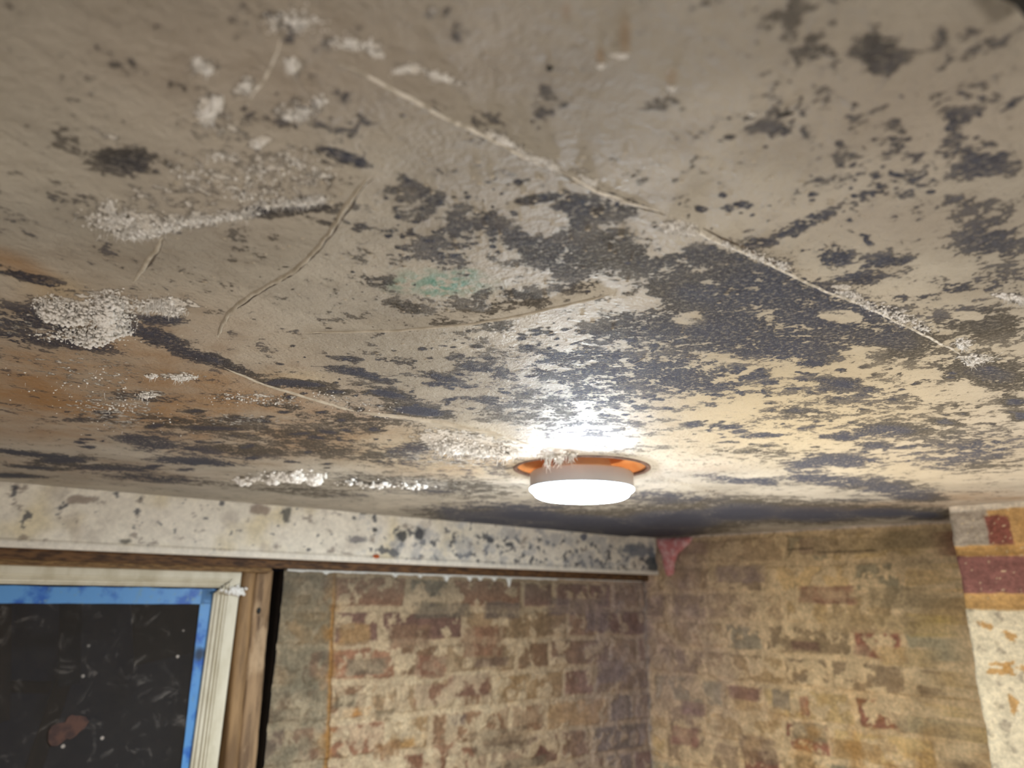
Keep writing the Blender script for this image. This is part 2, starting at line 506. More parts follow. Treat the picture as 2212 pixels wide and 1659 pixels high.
SALT = [
    (610, 40, 80, 30, 0, .45), (770, 100, 80, 26, 5, .50), (900, 30, 90, 20, 0, .32), (640, 145, 30, 24, 0, .62), (435, 140, 34, 20, 0, .62), (455, 230, 34, 30, -35, .85), (530, 180, 40, 20, -45, .55),
    (920, 160, 80, 12, 18, .62), (640, 235, 60, 34, 0, .55), (560, 305, 30, 10, -15, .85), (480, 270, 100, 40, 5, .42), (250, 300, 60, 10, 25, .48), (560, 370, 190, 60, 5, .50), (280, 480, 110, 34, 5, .70), (420, 475, 130, 22, -8, .66),
    (620, 432, 90, 12, -6, .72), (380, 420, 120, 40, 0, .48), (370, 660, 60, 18, 0, .80), (200, 670, 120, 46, 0, .66), (60, 690, 100, 30, 0, .40), (700, 340, 60, 40, 30, .38),
    (1190, 360, 30, 14, 30, .70), (1270, 385, 40, 14, 25, .55), (1470, 495, 46, 17, 5, .90), (1100, 310, 70, 16, 30, .55), (1040, 290, 30, 10, 30, .6), (1060, 370, 60, 30, 0, .35),
    (1640, 555, 80, 16, 22, .58), (1835, 637, 50, 14, 25, .80), (1940, 680, 70, 20, 20, .62), (2080, 745, 26, 12, 0, .85), (2110, 775, 50, 12, 0, .72), (2180, 640, 44, 7, 8, .90), (1300, 430, 70, 10, 20, .4),
    (1340, 117, 26, 6, 0, .72), (1297, 140, 12, 5, 0, .75), (1448, 187, 12, 6, 0, .8), (1625, 243, 16, 4, 0, .7),
    (390, 805, 50, 9, 0, .80), (330, 842, 30, 7, 0, .66), (180, 790, 140, 40, 5, .40), (250, 870, 120, 40, 0, .42), (560, 855, 120, 14, 5, .48), (520, 900, 100, 16, 0, .42), (1000, 955, 110, 24, 8, .95), (1110, 968, 90, 16, 6, .85), (960, 985, 140, 20, 3, .45),
    (620, 1025, 90, 14, 2, .72), (900, 1040, 100, 14, 2, .60), (780, 870, 110, 20, 8, .35), (260, 900, 60, 40, 0, .38), (1260, 1000, 260, 46, 0, .30),
]
RUSTS = [
    (1350, 78, 11, 34, 0, .6), (1297, 120, 9, 16, 0, .5), (1449, 166, 11, 16, 0, .55), (1223, 22, 10, 16, 0, .5),
    (100, 850, 330, 110, 2, .95), (400, 880, 260, 90, 4, .85), (650, 930, 200, 60, 5, .62), (30, 760, 200, 30, 3, .6), (500, 950, 220, 50, 3, .55), (30, 575, 110, 24, 20, .72), (880, 950, 120, 22, 3, .42), (1080, 990, 120, 24, 0, .55),
    (1520, 1010, 60, 8, 0, .2), (1900, 1095, 260, 10, -1, .45), (2120, 1075, 120, 12, 0, .5), (200, 1010, 260, 30, 4, .4), (950, 1005, 160, 24, 3, .4),
]
CREAM = [(1750, 900, 360, 110, 0, .85), (1950, 800, 250, 50, 0, .5), (1500, 940, 200, 60, 0, .5), (2000, 1000, 260, 60, 0, .6), (1000, 980, 220, 40, 2, .6), (640, 815, 60, 14, 2, .5), (120, 625, 60, 24, 10, .6)]
GREEN = [(960, 610, 100, 26, 4, .6), (965, 613, 58, 17, 4, 1.0), (1000, 590, 36, 12, 0, .7), (880, 612, 50, 18, -5, .5), (940, 630, 30, 10, 0, .8)]
PINKG = [(2000, 250, 300, 160, 0, .5), (600, 150, 420, 160, 0, .6), (1950, 480, 240, 60, 0, .4), (2100, 980, 200, 90, 0, .35), (480, 400, 200, 120, 0, .4), (800, 880, 140, 30, 5, .6)]


def field(x, y, blobs, soft=0.55):
    out = np.zeros_like(x)
    for (u, v, ru, rv, ang, amp) in blobs:
        if blobs is MOULD:
            amp *= 0.82 if v < 330 else (1.18 if (u < 1000 and 800 < v < 1060) else 1.0)
        a = radians(ang)
        c = cpt(u, v)
        e1 = (cpt(u + ru * cos(a), v + ru * sin(a)) - cpt(u - ru * cos(a), v - ru * sin(a))) / 2
        e2 = (cpt(u - rv * sin(a), v + rv * cos(a)) - cpt(u + rv * sin(a), v - rv * cos(a))) / 2
        Mi = np.linalg.inv(np.stack([e1, e2], 1))
        rad = (1 + soft) * (np.linalg.norm(e1) + np.linalg.norm(e2))
        k = np.nonzero((np.abs(x - c[0]) < rad) & (np.abs(y - c[1]) < rad))[0]
        if not len(k):
            continue
        px, py = x[k] - c[0], y[k] - c[1]
        q = np.hypot(Mi[0, 0] * px + Mi[0, 1] * py, Mi[1, 0] * px + Mi[1, 1] * py)
        w = amp * sstep(1 + soft, 1 - soft, q)
        out[k] = np.maximum(out[k], w) + 0.25 * np.minimum(out[k], w) * (1 - np.maximum(out[k], w))
    return out


LC = (cpt(1113, 1012) + cpt(1400, 1012)) / 2      # lamp centre on the ceiling
LR = np.linalg.norm(cpt(1113, 1012) - cpt(1400, 1012)) / 2

CREASE = [cpt(*p) for p in [(-300, 480), (0, 575), (130, 625), (270, 705), (480, 785), (600, 835), (775, 885), (940, 915), (1050, 928), (1160, 958)]]


def seg_dist(x, y, pts):
    """distance to a polyline, and the side (positive beyond it)"""
    best = np.full_like(x, 1e9)
    side = np.zeros_like(x)
    for a, b in zip(pts[:-1], pts[1:]):
        e = b - a
        t = np.clip(((x - a[0]) * e[0] + (y - a[1]) * e[1]) / (e @ e), 0, 1)
        dx, dy = x - a[0] - t * e[0], y - a[1] - t * e[1]
        d = np.hypot(dx, dy)
        k = d < best
        best[k] = d[k]
        side[k] = (e[0] * dy - e[1] * dx)[k]
    return best, np.sign(side)


def ceil_relief(x, y):
    z = 0.0022 * fbm(x, y, 5, 3, 3) + 0.0009 * fbm(x, y, 26, 3, 5)
    d, s = seg_dist(x, y, CREASE)
    z = z - 0.0035 * sstep(0.0, 0.05, d) * np.clip(s, 0, 1) * (x < 0.35)
    z = z - 0.0016 * np.exp(-(d / 0.006) ** 2)
    rl = np.hypot(x - LC[0], y - LC[1])
    return z * sstep(LR * 0.9, LR * 1.25, rl)


def build_ceiling():
    az = np.concatenate([np.linspace(-50, 50, 800), np.linspace(50, 310, 60)[1:-1]])
    az = np.radians(az)
    el = np.arange(52, 3.6, -0.088)
    el = np.concatenate([[86, 78, 70, 64, 58], el, [3.3, 3.0]])
    r = HC / np.tan(np.radians(el))
    R_, A2 = np.meshgrid(r, az, indexing='ij')
    x = (R_ * np.sin(A2)).ravel()
    y = (R_ * np.cos(A2)).ravel()
    nr, nc = len(r), len(az)
    Q = grid_quads(nr, nc, True)
    cx, cy = x[Q].mean(1), y[Q].mean(1)
    keep = inside(cx, cy, 0.06)
    keep &= np.hypot(cx - LC[0], cy - LC[1]) > LR - 0.001
    Q = Q[keep]
    used = np.unique(Q)
    mp = -np.ones(nr * nc, int)
    mp[used] = np.arange(len(used))
    Q = mp[Q]
    x, y = x[used], y[used]
    wx = x + 0.006 * fbm(x, y, 22, 4, 15) + 0.008 * fbm(x, y, 7, 2, 17)
    wy = y + 0.006 * fbm(x, y, 22, 4, 19) + 0.008 * fbm(x, y, 7, 2, 21)
    m = field(wx, wy, MOULD, 0.8)
    c = field(x, y, CLEAN, 0.3)
    far = np.hypot(x, y) < 0.2
    m = np.clip(m, 0, 1) * (1 - c)
    m = np.maximum(m, 0.10 + 0.12 * sstep(0.0, 0.5, fbm(x, y, 8, 2, 11)))
    st = field(x, y, SALT)
    rs = np.clip(field(x, y, RUSTS, 0.8), 0, 1)
    A = np.stack([m, st, rs], 1)
    Bt = np.stack([field(x, y, CREAM, 0.9), field(x, y, GREEN), field(x, y, PINKG, 0.9)], 1)
    z = ZT + ceil_relief(x, y)
    V = np.stack([x, y, z], 1)
    o = np_mesh('ceiling', V, Q[:, ::-1], M_CEIL, None, {'stain': A, 'tint': Bt})
    tag(o, kind='structure')
    return o


CEIL = build_ceiling()
# centre hole of the polar grid
mesh('ceiling_patch', [(0.03 * cos(a), 0.03 * sin(a), ZT - 0.0005) for a in np.linspace(0, 2 * pi, 24)[:-1]], [list(range(23))], M_RIDGE, CEIL)


def plain_wall(name, a, b, z0, z1, th, mat):
    a, b = np.array(a), np.array(b)
    e = (b - a) / np.linalg.norm(b - a)
    n = np.array([e[1], -e[0]])
    ctr = (KV + cornR + cornB + cornL) / 4
    if (ctr - a) @ n > 0:
        n = -n
    vs = [(*(a), z0), (*(b), z0), (*(b + n * th), z0), (*(a + n * th), z0), (*(a), z1), (*(b), z1), (*(b + n * th), z1), (*(a + n * th), z1)]
    return mesh(name, vs, [(0, 1, 2, 3), (4, 5, 6, 7), (0, 1, 5, 4), (1, 2, 6, 5), (2, 3, 7, 6), (3, 0, 4, 7)], mat)


fl = mesh('floor', [(*p, 0) for p in (KV + dl * .3 - dr * .3, cornR + dl * .3, cornB, cornL - dr * .3)], [(0, 1, 2, 3)], M_FLOOR)
tag(fl, kind='structure')
tag(plain_wall('wall_near', cornR, cornB, 0, ZT + .02, .1, M_WALLP), kind='structure')
tag(plain_wall('wall_back', cornB, cornL, 0, ZT + .02, .1, M_WALLP), kind='structure')


# ------------------------------------------------------------------ brick walls: relief and colour of every brick in the mesh
def brick_paint(s, z, pal, mortar, seed, smear, z0=0.0, phase=0.0, warp=0.008, over=(), bright=1.0):
    """returns colour (n,3) linear and relief (n)"""
    n = len(s)
    ws = s + warp * fbm(s, z, 9, 3, seed) + 0.003 * fbm(s, z, 60, 2, seed + 5)
    wz = z + warp * 0.9 * fbm(s, z, 7, 3, seed + 9) + 0.0028 * fbm(s, z, 55, 2, seed + 15)
    ch = 0.0745
    c = np.floor((z0 - wz) / ch).astype(int)
    fz = (z0 - wz) / ch - c
    # English-type bond: stretchers and headers in turn along a course
    unit = 0.338
    off = np.where(c % 2 == 0, 0.0, 0.17) + phase + ((c * 7919) % 13) * 0.004
    t = (ws + off) / unit
    iu = np.floor(t).astype(int)
    ft = (t - iu) * unit
    head = ft > 0.226
    lo = np.where(head, 0.226, 0.0)
    ln = np.where(head, 0.112, 0.226)
    fs = (ft - lo) / ln
    es = np.minimum(fs, 1 - fs) * ln
    ez = np.minimum(fz, 1 - fz) * ch
    e = np.minimum(es, ez) - 0.0055
    body = sstep(-0.001, 0.005, e + 0.002 * fbm(s, z, 90, 2, seed + 3))
    key = (c * 131 + iu * 17 + head * 7 + seed * 1013) % 4096
    rr = np.random.RandomState(seed).rand(4096, 4)
    pal = np.array([lin(p) for p in pal])
    pi_ = (rr[key, 0] * len(pal)).astype(int)
    col = pal[pi_] * (0.78 + 0.44 * rr[key, 1])[:, None]
    col *= (1 + 0.30 * fbm(s, z, 45, 4, seed + 21))[:, None]
    keepw = np.zeros(n)
    for (cs, cz, rs_, rz_, cc) in over:
        q = np.maximum(np.abs(s - cs) / rs_, np.abs(z - cz) / rz_) + 0.22 * fbm(s, z, 40, 3, seed + 40)
        w = sstep(1.12, 0.80, q)[:, None] * 0.85
        col = col * (1 - w) + (0.66 * lin(cc) + 0.34 * lin((136, 114, 90))) * (1 + 0.25 * fbm(s, z, 50, 4, seed + 44))[:, None] * w
        body = np.maximum(body, w[:, 0] * 0.95)
        keepw = np.maximum(keepw, w[:, 0])
    mt = lin(mortar) * (1 + 0.22 * fbm(s, z, 30, 4, seed + 31))[:, None]
    sm = sstep(0.10, -0.06, fbm(s, z, 17, 5, seed + 50, 0.62) - smear)
    sm = sm * (1 - 0.8 * keepw)
    cover = (1 - body * (1 - sm))
    cover = cover[:, None]
    col = col * (1 - cover) + mt * cover
    rel = body * 0.004 * (0.7 + 0.3 * rr[key, 2]) + 0.0035 * sm + 0.0022 * fbm(s, z, 40, 4, seed + 60)
    return np.clip(col * bright, 0.004, 0.95), rel


def wall_grid(P, s_list, z_list, paint, name, mat, back=0.0):
    Z, S = np.meshgrid(z_list, s_list, indexing='ij')
    s, z = S.ravel(), Z.ravel()
    col, rel = paint(s, z)
    pos = P.o[None] + P.d[None] * s[:, None] + P.n[None] * (rel - back)[:, None]
    pos[:, 2] = z + ZC
    o = np_mesh(name, pos, grid_quads(len(z_list), len(s_list)), mat, None, {'paint': col})
    return o


def lists(a, b, f0, f1, fine, coarse):
    """coarse - fine - coarse spacing"""
    out = []
    if a < f0:
        out += list(np.arange(a, f0, coarse))
    out += list(np.arange(f0, f1, fine))
    if b > f1:
        out += list(np.arange(f1, b, coarse))
    out.append(b)
    return np.array(out)


zbt = 0.045          # top of the visible brickwork under the lintel (relative to the camera)
sG1 = PLB.hit(612, 1250)[0]
sG0 = PLB.hit(590, 1250)[0]
sSeam = PLB.hit(721, 1260)[0]
zSeam2 = PLB.hit(703, 1655)[0]
LEFT_OVER = []
for (u, v, ru, rv, cc) in [
        (955, 1318, 60, 17, (70, 70, 64)), (1085, 1318, 40, 18, (66, 62, 66)), (885, 1375, 46, 26, (104, 74, 56)), (1040, 1385, 44, 34, (120, 78, 60)), (930, 1440, 34, 26, (112, 66, 52)),
        (790, 1440, 42, 18, (78, 72, 60)), (1010, 1480, 46, 26, (104, 66, 58)), (1060, 1430, 40, 10, (88, 66, 58)), (930, 1500, 36, 24, (110, 68, 54)), (745, 1515, 26, 14, (84, 80, 64)), (765, 1370, 36, 24, (150, 116, 72)),
        (985, 1555, 20, 12, (76, 64, 70)), (1080, 1600, 60, 28, (96, 82, 66)), (835, 1620, 28, 20, (128, 90, 52)), (830, 1545, 22, 12, (100, 92, 72)), (770, 1538, 30, 10, (180, 124, 58)), (890, 1600, 26, 14, (184, 140, 80)),
        (960, 1620, 26, 16, (124, 78, 56)), (1290, 1340, 26, 24, (98, 88, 96)), (1320, 1450, 30, 26, (98, 88, 94)), (1250, 1310, 60, 18, (98, 84, 88)), (700, 1480, 12, 12, (178, 104, 60)), (1120, 1650, 60, 12, (86, 80, 66))]:  # mauve bricks near the corner carry painted lamp glare
    a0, b0 = PLB.hit(u, v)
    a1, _ = PLB.hit(u + ru, v)
    _, b1 = PLB.hit(u, v + rv)
    LEFT_OVER.append((a0, b0, abs(a1 - a0), abs(b1 - b0), cc))


def paint_left(s, z):
    col, rel = brick_paint(s, z, [(126, 98, 74), (118, 84, 68), (138, 114, 86), (100, 90, 76), (128, 92, 70), (150, 122, 88), (108, 82, 70)],
                           (172, 150, 120), 4, -0.13, z0=0.042, phase=0.05, over=LEFT_OVER)
    # more pale mortar lower down on the left
    w = sstep(-0.10, -0.24, z) * sstep(-0.25, -0.75, s) * sstep(0.12, -0.10, fbm(s, z, 22, 4, 71))
    w = w[:, None] * 0.6
    col = col * (1 - w) + lin((192, 172, 140)) * w
    # olive grey cement left of the upright seam
    ss_ = sSeam + (zSeam2 - sSeam) * np.clip((0.03 - z) / 0.35, 0, 2)
    g = sstep(0.004, -0.006, s - ss_ - 0.012 * fbm(s, z, 25, 3, 77)) * (0.62 + 0.5 * fbm(s, z, 20, 4, 78))
    g = np.clip(g, 0, 0.9)[:, None]
    col = col * (1 - g) + (lin((98, 92, 76)) * (1 + 0.4 * fbm(s, z, 35, 4, 79))[:, None]) * g
    # rusty ochre run along the seam
    o = np.exp(-((s - ss_) / 0.0045) ** 2) * 0.9 + np.exp(-((s - ss_ + 0.004) / 0.02) ** 2) * sstep(-0.1, 0.3, fbm(s, z, 18, 3, 80)) * 0.6
    o = np.clip(o, 0, 0.92)[:, None]
    col = col * (1 - o) + lin((150, 108, 56)) * o
    k = np.exp(-((s - ss_ - 0.003) / 0.0016) ** 2)[:, None] * 0.7
    col = col * (1 - k) + lin((66, 46, 32)) * k
    # grey violet lamp glare painted into the bricks towards the corner
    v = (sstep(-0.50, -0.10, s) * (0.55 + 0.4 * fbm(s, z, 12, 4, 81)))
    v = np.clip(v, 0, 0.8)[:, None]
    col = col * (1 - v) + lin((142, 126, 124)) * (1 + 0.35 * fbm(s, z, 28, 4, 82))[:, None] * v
    # grey towards the top
    t = sstep(-0.06, 0.03, z) * 0.55 * sstep(-0.2, -0.5, s)
    t = t[:, None]
    col = col * (1 - t) + lin((104, 98, 86)) * t
    q = np.exp(-((s - sK) / 0.008) ** 2)[:, None] * 0.6
    col = col * (1 - q) + lin((150, 142, 138)) * q
    return col, rel


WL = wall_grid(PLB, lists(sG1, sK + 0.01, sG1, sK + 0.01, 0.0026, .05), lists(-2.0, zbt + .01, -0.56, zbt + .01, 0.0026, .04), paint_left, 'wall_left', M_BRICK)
tag(WL, kind='structure')
# the same wall left of the window and under it (out of view)
for a, b, z0, z1 in [(-3.0, -2.25, -2.0, zbt), (-2.25, -1.235, -2.0, -1.1)]:
    p = [PLB.P(a, z0), PLB.P(b, z0), PLB.P(b, z1), PLB.P(a, z1)]
    mesh('wall_left_masonry', p + [PLB.P(a, z0, -.1), PLB.P(b, z0, -.1), PLB.P(b, z1, -.1), PLB.P(a, z1, -.1)],
         [(0, 1, 2, 3), (4, 5, 6, 7), (0, 1, 5, 4), (1, 2, 6, 5), (2, 3, 7, 6), (3, 0, 4, 7)], M_WALLP, WL)
p = [PLB.P(sG1 + .0, -2, -.002), PLB.P(sG1, zbt, -.002), PLB.P(sG1, zbt, -.12), PLB.P(sG1, -2, -.12)]
mesh('reveal', p, [(0, 1, 2, 3)], M_DARK, WL)

RIGHT_OVER = []
for (u, v, ru, rv, cc) in [
        (1785, 1285, 64, 20, (118, 70, 58)), (1610, 1497, 38, 15, (108, 62, 54)), (1640, 1618, 42, 30, (98, 78, 62)), (2010, 1352, 52, 26, (186, 156, 86)), (1745, 1180, 18, 18, (104, 76, 66)),
        (1790, 1180, 38, 18, (132, 112, 82)), (1860, 1178, 42, 18, (146, 126, 88)), (1960, 1165, 80, 22, (128, 112, 78)), (1830, 1345, 60, 22, (158, 132, 90)), (1935, 1350, 50, 20, (160, 136, 92)), (1740, 1395, 30, 9, (96, 64, 54)),
        (1740, 1525, 10, 22, (136, 62, 50)), (1690, 1510, 20, 22, (112, 104, 88)), (1960, 1420, 70, 22, (176, 146, 92)), (1860, 1405, 18, 12, (136, 100, 78)), (1480, 1185, 60, 14, (124, 92, 84)), (1950, 1290, 80, 24, (132, 116, 84)),
        (1480, 1590, 30, 20, (128, 72, 60)), (1750, 1580, 40, 20, (120, 112, 84)), (2010, 1570, 80, 20, (140, 128, 96)), (1850, 1620, 60, 20, (160, 124, 76)), (1500, 1530, 26, 14, (104, 66, 62)), (1600, 1240, 60, 20, (122, 104, 96))]:
    a0, b0 = PR.hit(u, v)
    a1, _ = PR.hit(u + ru, v)
    _, b1 = PR.hit(u, v + rv)
    RIGHT_OVER.append((a0, b0, abs(a1 - a0), abs(b1 - b0), cc))


def paint_right(s, z):
    col, rel = brick_paint(s, z, [(162, 136, 98), (150, 126, 94), (170, 142, 100), (136, 114, 86), (152, 126, 88), (132, 90, 70), (178, 150, 104), (142, 128, 100)],
                           (184, 158, 120), 9, -0.04, z0=0.165, phase=0.11, over=RIGHT_OVER, bright=1.4)
    o = sstep(-0.10, -0.35, z) * sstep(-.15, .3, fbm(s, z, 14, 4, 91)) * sstep(0.15, 0.5, s)
    o = o[:, None] * 0.55
    col = col * (1 - o) + lin((176, 128, 66)) * o
    v = sstep(0.50, 0.06, s) * (0.6 + 0.4 * fbm(s, z, 12, 4, 92)) * sstep(-0.55, -0.15, z)  # lamp glare painted as a grey violet tint towards the corner
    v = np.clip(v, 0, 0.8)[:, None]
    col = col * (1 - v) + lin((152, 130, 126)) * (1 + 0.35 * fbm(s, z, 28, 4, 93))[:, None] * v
    d = sstep(0.02, 0.14, z)[:, None] * 0.35
    col = col * (1 - d) + lin((150, 128, 98)) * d
    # pale lip of plaster against the ceiling
    t = sstep(0.168, 0.172, z + 0.002 * fbm(s, z, 60, 2, 94))[:, None] * 0.8
    col = col * (1 - t) + lin((186, 172, 158)) * t
    q = np.exp(-(s / 0.010) ** 2)[:, None] * 0.55
    col = col * (1 - q) + lin((150, 142, 138)) * q
    # open joints
    for (u0, u1, v0) in [(1770, 1895, 1195), (1700, 1760, 1190)]:
        a, b = PR.hit(u0, v0)
        a2, b2 = PR.hit(u1, v0 - 4)
        zz = b + (b2 - b) * (s - a) / (a2 - a)
        w = (np.exp(-((z - zz - 0.002) / 0.0022) ** 2) * ((s > a) & (s < a2)))[:, None] * 0.75
        col = col * (1 - w) + lin((62, 50, 42)) * w
    rel = rel + 0.004 * fbm(s, z, 6, 2, 96)
    return col, rel


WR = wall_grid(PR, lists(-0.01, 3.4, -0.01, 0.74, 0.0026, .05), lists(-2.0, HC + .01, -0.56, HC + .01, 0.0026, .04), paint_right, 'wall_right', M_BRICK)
tag(WR, kind='structure')


# pier
def paint_pier(s, z):
    n = fbm(s, z, 30, 4, 101)
    m = fbm(s, z, 60, 4, 102)
    cream = lin((214, 197, 164))[None] * (1 + 0.10 * n)[:, None]
    col = cream.copy()
    # ochre flakes showing through the cream paint
    for (u, v, ru, rv) in [(2130, 1350, 24, 6), (2185, 1372, 12, 8), (2165, 1435, 22, 5), (2150, 1450, 10, 8), (2200, 1445, 14, 10), (2190, 1520, 8, 10)]:
        a0, b0 = PP.hit(u, v)
        w = (sstep(1.3, 0.7, np.hypot((s - a0) / (ru * .0009), (z - b0) / (rv * .0007)) + 2.6 * m))[:, None] * 0.9
        col = col * (1 - w) + lin((184, 138, 76)) * w
    w = (sstep(0.38, 0.50, fbm(s, z, 34, 4, 105)) * 0.5)[:, None]
    col = col * (1 - w) + lin((150, 132, 104)) * w
    w = sstep(0.35, 0.5, fbm(s, z, 50, 3, 106) + 0.1)[:, None] * 0.5
    col = col * (1 - w) + lin((120, 104, 90)) * w
    ochre = lin((186, 142, 82))[None] * (1 + 0.2 * m)[:, None]

    def band(za, zb, c, amt=1.0):
        nonlocal col
        zz = z + 0.004 * n
        w = (sstep(za - .003, za + .001, zz) * sstep(zb + .002, zb - .002, zz))[:, None] * amt
        col = col * (1 - w) + c * w
    band(-0.012, 0.10, ochre, 0.95)
    red = lin((134, 88, 78))[None] * (1 + 0.25 * m)[:, None]
    band(0.018, 0.082, red)
    band(0.096, 0.2, ochre, 0.9)
    w = (sstep(0.068, 0.060, s + 0.004 * n) * sstep(0.100, 0.104, z + 0.004 * n))[:, None]
    col = col * (1 - w) + lin((168, 154, 136)) * (1 + 0.25 * m)[:, None] * w
    q = np.maximum(np.abs(s - 0.078) / 0.020, np.abs(z - 0.128) / 0.026) + 0.35 * n
    w = sstep(1.05, 0.85, q)[:, None]
    col = col * (1 - w) + lin((132, 78, 64)) * (1 + 0.4 * m)[:, None] * w
    w = (sstep(0.163, 0.167, z + 0.003 * n))[:, None]
    col = col * (1 - w) + lin((214, 200, 178)) * w
    sp = sstep(0.50, 0.60, fbm(s, z, 150, 2, 108))[:, None] * 0.7 * ((z > 0) & (z < 0.17))[:, None]
    col = col * (1 - sp) + lin((214, 190, 150)) * sp
    rel = 0.003 * fbm(s, z, 14, 3, 110) + 0.0016 * m
    rel = rel - 0.003 * (sstep(.018, .012, z) * sstep(-.012, -.004, z)) - 0.003 * (sstep(.083, .088, z) * sstep(.103, .098, z))
    return np.clip(col, 0.01, 0.95), rel


def pier():
    zl = lists(-2.0, HC + .008, -0.42, HC + .008, 0.0025, .05)
    th = 0.30
    # profile round the arris: return face, rounded edge, front face
    rs = 0.010
    prof = [(rs * 0 - 0.0, -t) for t in np.linspace(th, rs, 6)]
    prof += [(rs - rs * cos(a), -rs + rs * sin(a)) for a in np.linspace(0.2, pi / 2, 6)]
    prof += [(a, 0.0) for a in np.arange(rs + .0025, 0.26, 0.0025)] + [(a, 0.0) for a in np.arange(0.26, 2.62, 0.1)]
    pa = np.array(prof)
    nz, ns = len(zl), len(pa)
    S = np.tile(pa[:, 0], (nz, 1)).ravel()
    O = np.tile(pa[:, 1], (nz, 1)).ravel()
    Z = np.repeat(zl, ns)
    col, rel = paint_pier(S, Z)
    edge = 0.0045 * fbm(Z * 0 + 1.3, Z, 14, 4, 120) + 0.02 * np.clip(-Z, 0, .5) * -1 * 0.4
    S2 = S + edge * sstep(0.05, 0.0, S)
    pos = PP.o[None] + PP.d[None] * S2[:, None] + PP.n[None] * (O + rel)[:, None]
    pos[:, 2] = Z + ZC
    o = np_mesh('wall_pier', pos, grid_quads(nz, ns), M_PIER, None, {'paint': col})
    tag(o, kind='structure')
    return o


PIER = pier()

# ------------------------------------------------------------------ boxed beam along the top of the window wall
zb = 0.0665


def paint_beam(s, z):
    n = fbm(s, z, 16, 4, 201)
    m = fbm(s, z, 50, 4, 202, .6)
    col = lin((226, 218, 202))[None] * (1 + 0.06 * n)[:, None]
    y = (sstep(0.0, 0.45, fbm(s, z, 9, 3, 203)) * sstep(-.6, -.9, s))[:, None] * 0.6
    col = col * (1 - y) + lin((208, 192, 150)) * y
    g = sstep(0.10, 0.45, fbm(s, z, 14, 5, 204, .6))[:, None] * 0.4
    col = col * (1 - g) + lin((164, 152, 140)) * g
    # scattered grey scuffs over the left half
    k = (sstep(0.25, 0.40, fbm(s * 0.7, z, 30, 5, 205, .65)+0.12*fbm(s,z,7,2,208)) * 0.7)[:, None]
    col = col * (1 - k) + lin((126, 112, 102)) * k
    # mould freckles right of the middle
    den = sstep(-1.02, -0.90, s) * sstep(-0.02, -0.25, s) * 0.16 + sstep(-0.45, -0.15, s) * sstep(.15, .09, z) * 0.14
    den = den * sstep(0.165, 0.135, z + 0.01 * n)
    k = (sstep(0.36, 0.45, fbm(s, z, 42, 4, 206, .55) + den * 1.25))[:, None] * 0.85
    col = col * (1 - k) + lin((64, 68, 78)) * k
    h_ = (sstep(0.10, 0.34, fbm(s, z, 20, 4, 207, .6) + den)) [:, None] * 0.5
    col = col * (1 - h_ * (s > -1.0)[:, None]) + lin((158, 160, 164)) * h_ * (s > -1.0)[:, None]
    for (u, v, ru, rv, c) in [(867, 1157, 14, 12, (58, 60, 64)), (905, 1152, 13, 13, (62, 64, 70)), (620, 1110, 10, 16, (92, 90, 84)), (810, 1145, 6, 5, (50, 52, 56)), (785, 1109, 8, 3, (70, 68, 62)), (1060, 1166, 9, 7, (60, 64, 72)), (1100, 1176, 10, 6, (60, 64, 72)),
                              (850, 1195, 12, 10, (90, 92, 98)), (770, 1165, 22, 8, (124, 120, 120)), (1262, 1160, 8, 8, (92, 98, 116)), (1410, 1215, 16, 22, (56, 66, 74)), (1380, 1190, 40, 16, (118, 124, 132)), (170, 1080, 30, 10, (150, 136, 124)), (560, 1100, 24, 12, (150, 134, 120)), (270, 1170, 14, 6, (104, 100, 92))]:
        a0, b0 = PL.hit(u, v)
        a1 = abs(PL.hit(u + ru, v)[0] - a0)
        b1 = abs(PL.hit(u, v + rv)[1] - b0)
        w = sstep(1.2, 0.7, np.hypot((s - a0) / a1, (z - b0) / b1) + 0.7 * m)[:, None] * 0.9
        col = col * (1 - w) + lin(c) * w
    lip = sstep(zb + 0.0125, zb + 0.0085, z)[:, None] * 0.85
    col = col * (1 - lip) + lin((226, 218, 204)) * lip
    ln_ = np.exp(-((z - zb - 0.0135) / 0.0012) ** 2)[:, None] * 0.35
    col = col * (1 - ln_) + lin((140, 124, 100)) * ln_
    rel = 0.0016 * n + 0.0008 * m + 0.0022 * sstep(zb + 0.013, zb + 0.010, z)
    return np.clip(col, 0.01, 0.95), rel


